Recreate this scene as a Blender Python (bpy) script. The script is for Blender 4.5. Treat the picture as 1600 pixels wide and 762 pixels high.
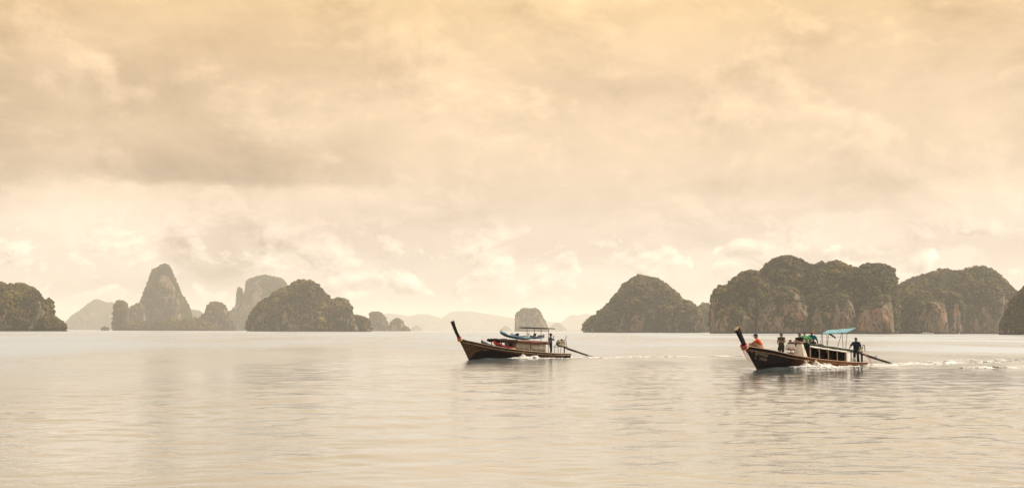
import bpy, math, random
import numpy as np
from mathutils import Vector, Matrix

random.seed(7)
SC = bpy.context.scene
COL = SC.collection
for o in list(bpy.data.objects):
    bpy.data.objects.remove(o)
R = math.radians

# ------------------------------------------------------------------ camera
FPX, CAM_H = 2000.0, 2.4
PITCH, ROLL = math.atan(135.6 / FPX), R(0.16)
_f = np.array([0, math.cos(PITCH), math.sin(PITCH)])
_u0 = np.array([0, -math.sin(PITCH), math.cos(PITCH)])
_r0 = np.array([1.0, 0, 0])
_r = _r0 * math.cos(ROLL) + _u0 * math.sin(ROLL)
_u = _u0 * math.cos(ROLL) - _r0 * math.sin(ROLL)
CAM = np.array([0, 0, CAM_H])


def ray(px, py):
    return _f + _r * (px - 800) / FPX - _u * (py - 381) / FPX


cd = bpy.data.cameras.new('camera')
cam = bpy.data.objects.new('camera', cd)
COL.objects.link(cam)
m = Matrix.Identity(4)
for i in range(3):
    m[i][0], m[i][1], m[i][2], m[i][3] = _r[i], _u[i], -_f[i], CAM[i]
cam.matrix_world = m
cd.sensor_fit = 'HORIZONTAL'
cd.sensor_width = 36.0
cd.lens = 36.0 * FPX / 1600
cd.clip_start, cd.clip_end = 0.5, 60000
SC.camera = cam
SC.view_settings.view_transform = 'Standard'
SC.view_settings.look = 'None'
SC.view_settings.exposure = 0.03
SC.view_settings.gamma = 1.0
SC.cycles.max_bounces = 8
SC.cycles.volume_bounces = 2
SC.cycles.caustics_reflective = False
SC.cycles.caustics_refractive = False

# ------------------------------------------------------------------ sun
SUN_AZ, SUN_EL = R(72), R(46)
sd = bpy.data.lights.new('sun', 'SUN')
sd.energy, sd.angle, sd.color = 5.0, R(0.8), (1.0, 0.93, 0.84)
sun = bpy.data.objects.new('sun', sd)
COL.objects.link(sun)
to_sun = Vector((math.sin(SUN_AZ) * math.cos(SUN_EL), math.cos(SUN_AZ) * math.cos(SUN_EL), math.sin(SUN_EL)))
sun.rotation_euler = (-to_sun).to_track_quat('-Z', 'Y').to_euler()


# ------------------------------------------------------------------ node helpers
def lin(*c):
    return tuple(((v / 255) / 12.92 if v / 255 <= 0.04045 else ((v / 255 + 0.055) / 1.055) ** 2.4) for v in c)


class NT:
    """small helper round a node tree: values are sockets, numbers or tuples"""

    def __init__(s, tree):
        s.t = tree
        tree.nodes.clear()

    def n(s, kind, **kw):
        nd = s.t.nodes.new(kind)
        for k, v in kw.items():
            setattr(nd, k, v)
        return nd

    def put(s, sock, v):
        if isinstance(v, bpy.types.NodeSocket):
            s.t.links.new(v, sock)
        elif v is not None:
            if hasattr(sock.default_value, '__len__') and not hasattr(v, '__len__'):
                v = (v,) * len(sock.default_value)
            elif hasattr(v, '__len__') and len(sock.default_value) == 4 and len(v) == 3:
                v = (*v, 1)
            sock.default_value = v

    def m(s, op, a, b=None, c=None, clamp=False):
        nd = s.n('ShaderNodeMath', operation=op, use_clamp=clamp)
        for i, v in enumerate((a, b, c)):
            if v is not None:
                s.put(nd.inputs[i], v)
        return nd.outputs[0]

    def v(s, op, a, b=None, scale=None):
        nd = s.n('ShaderNodeVectorMath', operation=op)
        s.put(nd.inputs[0], a)
        if b is not None:
            s.put(nd.inputs[1], b)
        if scale is not None:
            s.put(nd.inputs['Scale'], scale)
        return nd.outputs['Value'] if op in ('LENGTH', 'DOT_PRODUCT', 'DISTANCE') else nd.outputs[0]

    def xyz(s, v):
        nd = s.n('ShaderNodeSeparateXYZ')
        s.put(nd.inputs[0], v)
        return nd.outputs

    def comb(s, x, y, z):
        nd = s.n('ShaderNodeCombineXYZ')
        for i, q in enumerate((x, y, z)):
            s.put(nd.inputs[i], q)
        return nd.outputs[0]

    def step(s, x, a, b, lo=0.0, hi=1.0):
        nd = s.n('ShaderNodeMapRange', interpolation_type='SMOOTHSTEP')
        s.put(nd.inputs[0], x)
        for i, q in zip((1, 2, 3, 4), (a, b, lo, hi)):
            s.put(nd.inputs[i], q)
        return nd.outputs[0]

    def noise(s, vec, scale=1.0, detail=4.0, rough=0.5, dist=0.0, color=False, kind='FBM'):
        nd = s.n('ShaderNodeTexNoise')
        s.put(nd.inputs['Vector'], vec)
        s.put(nd.inputs['Scale'], scale)
        s.put(nd.inputs['Detail'], detail)
        s.put(nd.inputs['Roughness'], rough)
        s.put(nd.inputs['Distortion'], dist)
        return nd.outputs['Color'] if color else nd.outputs['Fac']

    def mix(s, f, a, b, blend='MIX'):
        nd = s.n('ShaderNodeMix', data_type='RGBA', blend_type=blend)
        s.put(nd.inputs[0], f)
        s.put(nd.inputs[6], a)
        s.put(nd.inputs[7], b)
        return nd.outputs[2]

    def ramp(s, f, stops):
        nd = s.n('ShaderNodeValToRGB')
        s.put(nd.inputs[0], f)
        e = nd.color_ramp.elements
        while len(e) < len(stops):
            e.new(0.5)
        for el, (p, c) in zip(e, stops):
            el.position, el.color = p, (*c, 1)
        return nd.outputs[0]

    def coord(s, which='Object'):
        return s.n('ShaderNodeTexCoord').outputs[which]

    def attr(s, name):
        return s.n('ShaderNodeAttribute', attribute_name=name).outputs['Fac']


# ------------------------------------------------------------------ sky
world = bpy.data.worlds.new('World')
SC.world = world
world.use_nodes = True
w = NT(world.node_tree)
d = w.coord('Generated')
dx, dy, dz = w.xyz(d)
az = w.m('ARCTAN2', dx, dy)
el = w.m('ARCSINE', dz)


def azel(px, py):
    q = ray(px, py)
    q = q / np.linalg.norm(q)
    return math.atan2(q[0], q[1]), math.asin(q[2])


flat = w.comb(az, el, 0.0)
# large slow warp of the cloud field
d3 = w.v('MULTIPLY', d, (1.0, 1.0, 2.0))
wn = w.noise(d3, 7.0, 4.0, 0.55, color=True)
warp = w.v('SCALE', w.v('SUBTRACT', wn, (0.5, 0.5, 0.5)), scale=0.075)
wn2 = w.noise(d3, 24.0, 8.0, 0.66, color=True)
warp2 = w.v('SCALE', w.v('SUBTRACT', wn2, (0.5, 0.5, 0.5)), scale=0.036)
wpos = w.v('MULTIPLY', w.v('ADD', w.v('ADD', flat, warp), warp2), (1, 1, 0))
wfine = w.v('MULTIPLY', w.v('ADD', flat, w.v('ADD', w.v('SCALE', warp2, scale=1.25), w.v('SCALE', warp, scale=0.22))), (1, 1, 0))


def blob(px, py, rx, ry, amt, soft=0.0, pos=None):
    a, e = azel(px, py)
    q = w.v('SUBTRACT', pos or wpos, (a, e, 0))
    q = w.v('MULTIPLY', q, (FPX / rx, FPX / ry, 0))
    return w.m('MULTIPLY', w.step(w.v('LENGTH', q), 1.0, soft), amt)


def add(*t):
    r_ = t[0]
    for q in t[1:]:
        r_ = w.m('ADD', r_, q)
    return r_


n1 = w.noise(w.v('MULTIPLY', d, (1, 1, 2.6)), 5.0, 6.0, 0.55, 0.6)
n2 = w.noise(w.v('MULTIPLY', d, (1, 1, 1.7)), 16.0, 6.0, 0.6, 0.4)
# cloud relief: density here against density a little nearer the sun
puff = (1, 1, 1.55)
na = w.noise(w.v('MULTIPLY', d, puff), 11.0, 8.0, 0.60, 0.25)
nb = w.noise(w.v('MULTIPLY', w.v('ADD', d, (0.010, 0.0, 0.011)), puff), 11.0, 8.0, 0.60, 0.25)
relief = w.m('SUBTRACT', na, nb)
body = w.step(na, 0.44, 0.58)
stratus = add(w.m('MULTIPLY', w.m('SUBTRACT', n1, 0.5), 0.70), w.m('MULTIPLY', w.m('SUBTRACT', n2, 0.5), 0.42))
hi = w.step(el, 0.05, 0.13)
stratus = w.m('MULTIPLY', stratus, w.m('MULTIPLY_ADD', hi, 0.7, 0.3))
blobs = add(
    blob(300, 120, 430, 100, -0.10), blob(-40, 200, 170, 240, -0.20), blob(1560, 70, 300, 130, -0.11),
    blob(900, 95, 120, 80, -0.05), blob(1080, 130, 380, 40, -0.05),
    blob(715, 185, 200, 160, 0.15), blob(800, 50, 120, 90, 0.06), blob(1080, 55, 190, 90, 0.10),
    blob(1375, 50, 90, 120, 0.11), blob(1440, 110, 130, 60, 0.06), blob(1310, 178, 70, 44, 0.07), blob(1060, 205, 70, 40, 0.05),
    blob(480, 190, 330, 70, 0.05), blob(60, 340, 330, 70, 0.08))
cum = add(
    blob(140, 360, 300, 90, 0.10, 0.55, wfine), blob(335, 378, 92, 78, -0.12, 0.65, wfine), blob(345, 316, 52, 30, 0.085, 0.45, wfine), blob(385, 340, 30, 20, 0.05, 0.5, wfine), blob(300, 345, 40, 26, 0.05, 0.6, wfine),
    blob(403, 392, 38, 40, 0.06, 0.5, wfine), blob(490, 420, 130, 40, 0.07, 0.5, wfine), blob(765, 392, 52, 28, 0.08, 0.55, wfine),
    blob(860, 430, 170, 40, 0.05, 0.5, wfine), blob(980, 425, 140, 36, 0.06, 0.5, wfine), blob(1330, 365, 120, 40, 0.08, 0.3, wfine),
    blob(1230, 385, 110, 30, 0.05, 0.3, wfine), blob(1560, 315, 160, 60, 0.08, 0.3, wfine), blob(1490, 407, 60, 28, 0.09, 0.6, wfine),
    blob(650, 470, 400, 50, -0.03, 0.0, wfine), blob(1080, 420, 90, 30, 0.04, 0.5, wfine))
# the long flat-based dark cloud, upper left
wx, wy, _ = w.xyz(w.v('ADD', flat, w.v('SCALE', warp2, scale=0.35)))
eb = azel(350, 291)[1]
base = w.m('MULTIPLY', w.step(wy, eb - 0.002, eb + 0.006), w.step(wy, eb + 0.062, eb + 0.004))
wx2, _, _ = w.xyz(wpos)
side = w.m('MULTIPLY', w.step(wx2, azel(30, 0)[0], azel(230, 0)[0]), w.step(wx2, azel(780, 0)[0], azel(400, 0)[0]))
deck = w.m('MULTIPLY', w.m('MULTIPLY', base, side), -0.22)
# small cumulus heads along the horizon
cn = w.noise(w.v('MULTIPLY', d, (1, 1, 1.5)), 24.0, 8.0, 0.60, 0.3)
cm = w.noise(w.v('MULTIPLY', w.v('ADD', d, (0.005, 0.0, 0.006)), (1, 1, 1.5)), 24.0, 8.0, 0.60, 0.3)
lowband = w.m('MULTIPLY', w.step(el, 0.012, 0.03), w.step(el, 0.10, 0.055))
heads = w.m('MULTIPLY', w.m('MULTIPLY', w.step(cn, 0.47, 0.525), lowband), w.m('ADD', 0.05, w.m('MULTIPLY', w.m('SUBTRACT', cn, cm), 2.4)))
heads = w.m('ADD', heads, w.m('MULTIPLY', w.m('MULTIPLY', relief, body), w.m('MULTIPLY_ADD', w.step(el, 0.10, 0.17), 0.5, 0.7)))
lum = add(w.m('MULTIPLY', stratus, 0.8), blobs, w.m('MULTIPLY', cum, 1.9), deck, heads, 0.95)
grad = w.ramp(w.m('DIVIDE', w.m('MAXIMUM', el, 0.0), 1.6), [
    (0.0, lin(216, 199, 185)), (0.016, lin(224, 206, 190)), (0.05, lin(237, 214, 190)), (0.085, lin(242, 212, 176)),
    (0.118, lin(242, 210, 170)), (0.156, lin(243, 206, 154)), (0.20, lin(242, 222, 196)), (0.27, lin(240, 232, 219)), (1.0, lin(226, 216, 202))])
# thick cloud is greyer, thin cloud warmer
dark = w.step(lum, 1.0, 0.7)
tint = w.mix(dark, (1, 1, 1), (1.0, 0.968, 0.915))
cc = w.v('MULTIPLY', w.v('SCALE', grad, scale=lum), tint)
sky = w.n('ShaderNodeTexSky', sky_type='NISHITA')
sky.sun_disc = False
sky.sun_elevation, sky.sun_rotation = SUN_EL, SUN_AZ
sky.dust_density = 4.0
cover = w.mix(0.97, sky.outputs[0], w.v('SCALE', cc, scale=10.0))
bg = w.n('ShaderNodeBackground')
w.put(bg.inputs['Color'], cover)
bg.inputs['Strength'].default_value = 0.1
wo = w.n('ShaderNodeOutputWorld')
w.t.links.new(bg.outputs[0], wo.inputs[0])
world.cycles.sampling_method = 'MANUAL'
world.cycles.sample_map_resolution = 1024


# ------------------------------------------------------------------ materials
def material(name, build):
    mt = bpy.data.materials.new(name)
    mt.use_nodes = True
    t = NT(mt.node_tree)
    out = t.n('ShaderNodeOutputMaterial')
    p = t.n('ShaderNodeBsdfPrincipled')
    t.t.links.new(p.outputs[0], out.inputs[0])
    build(t, p, out)
    return mt


def bump(t, p, h, strength=0.4, dist=0.02):
    b = t.n('ShaderNodeBump')
    b.inputs['Strength'].default_value = strength
    b.inputs['Distance'].default_value = dist
    t.put(b.inputs['Height'], h)
    t.t.links.new(b.outputs[0], p.inputs['Normal'])


def plain(name, col, rough=0.6, var=0.25, scale=6.0, metal=0.0, bumps=0.0, dirt=None):
    """a solid colour with blotchy variation of its own, optional dirt colour"""
    def f(t, p, out):
        c = t.coord()
        n = t.noise(c, scale, 5, 0.6)
        k = t.m('MULTIPLY_ADD', t.m('SUBTRACT', n, 0.5), 2 * var, 1.0)
        cc_ = t.v('SCALE', tuple(col), scale=k)
        if dirt:
            dn = t.noise(t.v('MULTIPLY', c, (1, 1, 0.35)), scale * 0.8, 6, 0.65)
            cc_ = t.mix(t.step(dn, 0.52, 0.66), cc_, dirt)
        t.put(p.inputs['Base Color'], cc_)
        p.inputs['Roughness'].default_value = rough
        p.inputs['Metallic'].default_value = metal
        if rough > 0.55:
            p.inputs['Specular IOR Level'].default_value = 0.15
        if bumps:
            bump(t, p, t.noise(c, scale * 4, 4, 0.6), bumps, 0.01)
    return material(name, f)


def wood(name, c1, c2, rough=0.55, grain=(1.2, 12, 12)):
    def f(t, p, out):
        c = t.coord()
        n = t.noise(t.v('MULTIPLY', c, grain), 2.0, 6, 0.65, 0.4)
        n2_ = t.noise(c, 1.3, 4, 0.6)
        q = t.mix(t.step(n, 0.3, 0.7), c1, c2)
        q = t.v('SCALE', q, scale=t.m('MULTIPLY_ADD', n2_, 0.9, 0.55))
        t.put(p.inputs['Base Color'], q)
        p.inputs['Roughness'].default_value = rough
        p.inputs['Specular IOR Level'].default_value = 0.08
        bump(t, p, n, 0.4, 0.01)
    return material(name, f)


# ------------------------------------------------------------------ object helpers
def mesh_np(name, verts, faces, smooth=True):
    """verts (n,3) array, faces = list of (m,k) int arrays"""
    me = bpy.data.meshes.new(name)
    verts = np.asarray(verts, dtype=np.float32)
    if not isinstance(faces, (list, tuple)):
        faces = [faces]
    faces = [np.asarray(f_, dtype=np.int32) for f_ in faces if len(f_)]
    me.vertices.add(len(verts))
    me.vertices.foreach_set('co', verts.ravel())
    loops = np.concatenate([f_.ravel() for f_ in faces])
    tot = np.concatenate([np.full(len(f_), f_.shape[1], np.int32) for f_ in faces])
    start = np.concatenate([[0], np.cumsum(tot)[:-1]]).astype(np.int32)
    me.loops.add(len(loops))
    me.loops.foreach_set('vertex_index', loops)
    me.polygons.add(len(tot))
    me.polygons.foreach_set('loop_start', start)
    me.polygons.foreach_set('loop_total', tot)
    me.polygons.foreach_set('use_smooth', np.full(len(tot), smooth))
    me.update(calc_edges=True)
    me.validate()
    return me


def fattr(me, name, vals):
    a = me.attributes.new(name, 'FLOAT', 'POINT')
    a.data.foreach_set('value', np.asarray(vals, dtype=np.float32))


def link(name, data, mat=None, parent=None, kind=None, label=None, cat=None, group=None):
    o = bpy.data.objects.new(name, data)
    COL.objects.link(o)
    if parent is not None:
        o.parent = parent
    if mat is not None and data is not None:
        data.materials.append(mat)
    for k, v_ in (('kind', kind), ('label', label), ('category', cat), ('group', group)):
        if v_:
            o[k] = v_
    return o


class MB:
    """collects closed solids; build() links them as one mesh object"""

    def __init__(s):
        s.v, s.f = [], []

    def add(s, vs, fs):
        k = len(s.v)
        s.v += [tuple(map(float, q)) for q in vs]
        s.f += [tuple(i + k for i in q) for q in fs]
        return s

    def box(s, c, size, rot=None, taper=1.0):
        x, y, z = (q / 2 for q in size)
        vs = [Vector((sx * x * (taper if sz > 0 else 1), sy * y * (taper if sz > 0 else 1), sz * z)) for sz in (-1, 1) for sy in (-1, 1) for sx in (-1, 1)]
        if rot is not None:
            vs = [rot @ q for q in vs]
        vs = [q + Vector(c) for q in vs]
        return s.add(vs, [(0, 2, 3, 1), (4, 5, 7, 6), (0, 1, 5, 4), (2, 6, 7, 3), (0, 4, 6, 2), (1, 3, 7, 5)])

    def tube(s, pts, rad, n=8, flat=None, cap=True, round_=False):
        """tube along pts; rad number or list; flat=(a,b) scales the two cross axes"""
        pts = [Vector(q) for q in pts]
        if not hasattr(rad, '__len__'):
            rad = [rad] * len(pts)
        rad = list(rad)
        if round_:
            d0 = (pts[0] - pts[1]).normalized()
            d1 = (pts[-1] - pts[-2]).normalized()
            pts = [pts[0] + d0 * rad[0] * 0.95, pts[0] + d0 * rad[0] * 0.6] + pts + [pts[-1] + d1 * rad[-1] * 0.6, pts[-1] + d1 * rad[-1] * 0.95]
            rad = [rad[0] * 0.3, rad[0] * 0.8] + rad + [rad[-1] * 0.8, rad[-1] * 0.3]
        rings, prev = [], None
        for i, q in enumerate(pts):
            t_ = (pts[min(i + 1, len(pts) - 1)] - pts[max(i - 1, 0)]).normalized()
            if prev is None:
                ref = Vector((0, 1, 0)) if abs(t_.y) < 0.9 else Vector((1, 0, 0))
            else:
                ref = prev
            a = (ref - t_ * ref.dot(t_)).normalized()
            prev = a
            b = t_.cross(a)
            fa, fb = flat or (1, 1)
            rings.append([q + a * (math.cos(k * 2 * math.pi / n) * rad[i] * fa) + b * (math.sin(k * 2 * math.pi / n) * rad[i] * fb) for k in range(n)])
        vs = [q for r_ in rings for q in r_]
        fs = [(i * n + k, i * n + (k + 1) % n, (i + 1) * n + (k + 1) % n, (i + 1) * n + k) for i in range(len(rings) - 1) for k in range(n)]
        if cap:
            fs += [tuple(range(n - 1, -1, -1)), tuple(range((len(rings) - 1) * n, len(rings) * n))]
        return s.add(vs, fs)

    def ell(s, c, r, rot=None, nu=12, nv=8):
        vs = [Vector((0, 0, -r[2]))]
        for j in range(1, nv):
            ph = -math.pi / 2 + math.pi * j / nv
            for k in range(nu):
                th = 2 * math.pi * k / nu
                vs.append(Vector((r[0] * math.cos(ph) * math.cos(th), r[1] * math.cos(ph) * math.sin(th), r[2] * math.sin(ph))))
        vs.append(Vector((0, 0, r[2])))
        if rot is not None:
            vs = [rot @ q for q in vs]
        vs = [q + Vector(c) for q in vs]
        fs = [(0, 1 + (k + 1) % nu, 1 + k) for k in range(nu)]
        for j in range(nv - 2):
            a = 1 + j * nu
            fs += [(a + k, a + (k + 1) % nu, a + nu + (k + 1) % nu, a + nu + k) for k in range(nu)]
        a = 1 + (nv - 2) * nu
        fs += [(a + k, a + (k + 1) % nu, len(vs) - 1) for k in range(nu)]
        return s.add(vs, fs)

    def build(s, name, mat=None, parent=None, smooth=False, bevel=0.0, **kw):
        me = bpy.data.meshes.new(name)
        me.from_pydata(s.v, [], s.f)
        me.validate()
        me.update()
        if smooth:
            me.polygons.foreach_set('use_smooth', [True] * len(me.polygons))
        o = link(name, me, mat, parent, **kw)
        if bevel:
            b = o.modifiers.new('bevel', 'BEVEL')
            b.width, b.segments, b.limit_method = bevel, 2, 'ANGLE'
        return o

    def blend(s, name, mat, parent, voxel=0.01, smooth=3, **kw):
        """fuses the overlapping solids into one continuous skin"""
        o = s.build(name, mat, parent, **kw)
        r_ = o.modifiers.new('remesh', 'REMESH')
        r_.mode, r_.voxel_size, r_.use_smooth_shade = 'VOXEL', voxel, True
        sm = o.modifiers.new('smooth', 'SMOOTH')
        sm.factor, sm.iterations = 0.5, smooth
        return o


def empty(name, loc=(0, 0, 0), rot=(0, 0, 0), **kw):
    o = link(name, None, **kw)
    o.empty_display_size = 0.2
    o.location, o.rotation_euler = loc, rot
    return o


# ------------------------------------------------------------------ numpy noise
_rng = np.random.default_rng(11)
_perm = _rng.permutation(512).astype(np.int64)
_perm = np.concatenate([_perm, _perm, _perm])
_val = _rng.uniform(-1, 1, 512)


def vnoise(x, y, z):
    xi, yi, zi = np.floor(x).astype(np.int64), np.floor(y).astype(np.int64), np.floor(z).astype(np.int64)
    fx, fy, fz = x - xi, y - yi, z - zi
    fx, fy, fz = (q * q * q * (q * (q * 6 - 15) + 10) for q in (fx, fy, fz))
    xi, yi, zi = xi & 511, yi & 511, zi & 511

    def h(a, b, c):
        return _val[_perm[_perm[_perm[a & 511] + (b & 511)] + (c & 511)]]
    r_ = 0
    for a, wa in ((0, 1 - fx), (1, fx)):
        for b, wb in ((0, 1 - fy), (1, fy)):
            for c, wc in ((0, 1 - fz), (1, fz)):
                r_ = r_ + wa * wb * wc * h(xi + a, yi + b, zi + c)
    return r_


def fbm(x, y, z, octs=4, gain=0.5):
    a, s, f_ = 1.0, 0.0, 1.0
    for i in range(octs):
        s = s + a * vnoise(x * f_ + 17.3 * i, y * f_ + 5.1 * i, z * f_ + 9.7 * i)
        a *= gain
        f_ *= 2.03
    return s


# ------------------------------------------------------------------ boats: where they lie
class Pose:
    def __init__(s, o, a):
        s.o, s.a = o, R(a)
        s.h = np.array([-math.cos(s.a), -math.sin(s.a)])
        s.p = np.array([math.sin(s.a), -math.cos(s.a)])
        s.rz = math.pi + s.a

    def local(s, x, y):
        return (x - s.o[0]) * s.h[0] + (y - s.o[1]) * s.h[1], (x - s.o[0]) * s.p[0] + (y - s.o[1]) * s.p[1]

    def world(s, X, Y):
        return s.o[0] + X * s.h[0] + Y * s.p[0], s.o[1] + X * s.h[1] + Y * s.p[1]


P1 = Pose((0.54, 109.14), 38)
P2 = Pose((19.51, 85.60), 42)

# ------------------------------------------------------------------ water
_wr = np.random.default_rng(5)
_NW = 72
_lam = np.exp(_wr.uniform(math.log(0.34), math.log(7.0), _NW))
_dir = np.radians(100 + _wr.normal(0, 38, _NW))
_ph = _wr.uniform(0, 6.28, _NW)
_st = 0.0125 * _wr.uniform(0.6, 1.4, _NW) * np.interp(np.log(_lam), [-1.1, 0.2, 0.7, 2.0], [2.0, 1.5, 0.5, 0.28])


def wave_h(x, y, cut=None):
    """height of the sea; cut = grid spacing, waves too short for it are left to the material"""
    patch = 0.75 + 0.55 * np.clip(fbm(x / 19 + 3, y / 34, 0 * x, 3), -1, 1)
    choppy = 0.55 + 0.65 * np.clip((x - 0.02 * y + 2) / 9, 0, 1)
    h = 0 * x
    for l_, a, p_, s_ in zip(_lam, _dir, _ph, _st):
        k = 2 * math.pi / l_
        amp = s_ / k
        if cut is not None:
            amp = amp * np.clip((l_ / cut - 2.0) / 1.5, 0, 1)
        mod = patch * (choppy if l_ < 2.2 else 1.0)
        h = h + amp * mod * np.sin(k * (x * math.cos(a) + y * math.sin(a)) + p_)
    far = np.clip((420 - np.hypot(x, y)) / 250, 0, 1)
    h = h * far
    for P_, bow in ((P1, 5.2), (P2, 5.2)):
        X, Y = P_.local(x, y)
        back = bow - X
        on = np.clip(back / 1.5, 0, 1)
        for sgn in (1, -1):
            for q, (w0, sl, am) in enumerate(((0.35, 0.27, 0.13), (0.2, 0.17, 0.06), (1.4, 0.33, 0.05))):
                dd = (sgn * Y - (w0 + back * sl)) / (0.35 + 0.03 * np.maximum(back, 0))
                h = h + on * am * np.exp(-dd * dd) * np.exp(-np.maximum(back, 0) / 20)
        tr = np.clip((-6 - X) / 1.5, 0, 1) * np.exp(-np.maximum(-X, 0) / 30)
        h = h + tr * 0.07 * np.exp(-(Y / 1.4) ** 2) * vnoise(X * 1.1, Y * 1.3, 0 * X)
    return h


def spread(dense, far, ratio):
    out = list(dense)
    st = dense[-1] - dense[-2]
    while out[-1] < far:
        st *= ratio
        out.append(out[-1] + st)
    return np.array(out)


ys, yv, st = [], 11.0, 0.11
while yv < 175:
    ys.append(yv)
    st = 0.115 + max(0, yv - 14) * 0.0052
    yv += st
ys = spread(ys, 19000, 1.22)
ys = np.concatenate([-spread(np.array([-9.0, -8.0]) * -1 * 0 + np.array([0.0, 4.0]), 19000, 1.6)[::-1], np.arange(3, 11, 1.0), ys])
xd = np.arange(0, 45, 0.185)
xs = spread(xd, 19000, 1.2)
xs = np.concatenate([-xs[::-1], xs[1:]])
GX, GY = np.meshgrid(xs, ys)
cut = np.maximum(np.gradient(xs)[None, :], np.gradient(ys)[:, None] * 0.75)
GZ = wave_h(GX, GY, cut)
nr, nc = GX.shape
idx = np.arange(nr * nc).reshape(nr, nc)
quads = np.stack([idx[:-1, :-1], idx[:-1, 1:], idx[1:, 1:], idx[1:, :-1]], -1).reshape(-1, 4)


def water_mat(t, p, out):
    g = t.n('ShaderNodeNewGeometry').outputs['Position']
    x, y, _ = t.xyz(g)
    q = t.v('MULTIPLY', g, (1.0, 1.35, 1.0))
    a = t.noise(q, 1.1, 3, 0.55, 0.5)
    b = t.noise(q, 4.2, 3, 0.6, 0.3)
    pat = t.step(t.noise(t.v('MULTIPLY', g, (0.05, 0.022, 0)), 1.0, 3, 0.6), 0.38, 0.62, 0.35, 1.0)
    h = t.m('MULTIPLY', t.m('ADD', t.m('MULTIPLY', a, 0.022), t.m('MULTIPLY', b, 0.017)), pat)
    # open water past the modelled waves carries its swell in the bump
    c = t.noise(q, 0.16, 3, 0.6, 0.3)
    gust = t.step(t.noise(t.v('MULTIPLY', g, (0.016, 0.0042, 0)), 1.0, 5, 0.62, 0.4), 0.36, 0.62)
    dist = t.m('ADD', t.v('LENGTH', g), t.m('MULTIPLY', t.m('SUBTRACT', gust, 0.5), 130.0))
    h = t.m('MULTIPLY', h, t.step(dist, 30, 150, 1.0, 2.3))
    h = t.m('ADD', h, t.m('MULTIPLY', t.m('MULTIPLY', c, t.m('MULTIPLY_ADD', gust, 0.45, 0.25)), t.step(dist, 70, 420)))
    bp = t.n('ShaderNodeBump')
    bp.inputs['Strength'].default_value = 1.0
    bp.inputs['Distance'].default_value = 1.0
    t.put(bp.inputs['Height'], h)
    t.t.links.new(bp.outputs[0], p.inputs['Normal'])
    silt = t.noise(t.v('MULTIPLY', g, (0.03, 0.03, 0)), 1.0, 3, 0.5)
    t.put(p.inputs['Base Color'], t.mix(silt, (0.15, 0.178, 0.165), (0.19, 0.215, 0.21)))
    t.put(p.inputs['Roughness'], t.step(dist, 15, 230, 0.07, t.m('MULTIPLY_ADD', gust, 0.22, 0.20)))
    p.inputs['IOR'].default_value = 1.45
    gl = t.n('ShaderNodeBsdfGlossy')
    gl.inputs['Color'].default_value = (0.945, 0.970, 1.0, 1)
    t.t.links.new(p.inputs['Roughness'].links[0].from_socket, gl.inputs['Roughness'])
    t.t.links.new(bp.outputs[0], gl.inputs['Normal'])
    mx = t.n('ShaderNodeMixShader')
    mx.inputs[0].default_value = 0.55
    t.t.links.new(p.outputs[0], mx.inputs[1])
    t.t.links.new(gl.outputs[0], mx.inputs[2])
    t.t.links.new(mx.outputs[0], out.inputs[0])


MW = material('sea_water', water_mat)
me = mesh_np('water', np.stack([GX, GY, GZ], -1).reshape(-1, 3), quads)
link('water', me, MW, kind='structure')


# ------------------------------------------------------------------ islands
def karst_mat(t, p, out):
    g = t.n('ShaderNodeNewGeometry').outputs['Position']
    rock = t.attr('rock')
    H = t.attr('size')                                    # metres per feature: bigger far away
    q = t.v('SCALE', g, scale=t.m('DIVIDE', 1.0, H))
    streak = t.noise(t.v('MULTIPLY', q, (1, 1, 0.14)), 0.9, 6, 0.65, 0.6)
    blot = t.noise(q, 0.35, 5, 0.6)
    fine = t.noise(q, 2.6, 4, 0.65)
    stain = t.mix(t.step(t.noise(t.v('MULTIPLY', q, (1, 1, 0.3)), 0.16, 4, 0.6), 0.46, 0.64), (0.27, 0.195, 0.13), (0.35, 0.18, 0.095))
    rk = t.mix(t.step(streak, 0.40, 0.56), (0.085, 0.07, 0.055), stain)
    veg = t.mix(t.step(blot, 0.3, 0.7), (0.016, 0.0135, 0.004), (0.050, 0.039, 0.010))
    veg = t.v('SCALE', veg, scale=t.m('MULTIPLY_ADD', fine, 1.3, 0.35))
    k = t.step(t.m('ADD', rock, t.m('MULTIPLY', t.m('SUBTRACT', fine, 0.5), 0.9)), 0.40, 0.58)
    _, _, gz = t.xyz(g)
    tide = t.step(t.m('ADD', gz, t.m('MULTIPLY', streak, -3.0)), 1.1, -0.2)
    t.put(p.inputs['Base Color'], t.mix(tide, t.mix(k, veg, rk), (0.045, 0.037, 0.028)))
    p.inputs['Roughness'].default_value = 0.9
    p.inputs['Specular IOR Level'].default_value = 0.15
    bp = t.n('ShaderNodeBump')
    bp.inputs['Strength'].default_value = 0.8
    t.put(bp.inputs['Distance'], H)
    t.put(bp.inputs['Height'], t.m('MULTIPLY', t.m('ADD', streak, fine), 0.35))
    t.t.links.new(bp.outputs[0], p.inputs['Normal'])


def forest_mat(t, p, out):
    tone = t.attr('tone')
    c = t.ramp(tone, [(0.0, (0.012, 0.0095, 0.002)), (0.40, (0.052, 0.038, 0.005)), (0.75, (0.128, 0.092, 0.012)), (1.0, (0.19, 0.128, 0.028))])
    t.put(p.inputs['Base Color'], c)
    p.inputs['Roughness'].default_value = 0.8
    p.inputs['Specular IOR Level'].default_value = 0.2


MK = material('karst_rock', karst_mat)
MF = material('forest_leaves', forest_mat)

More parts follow.
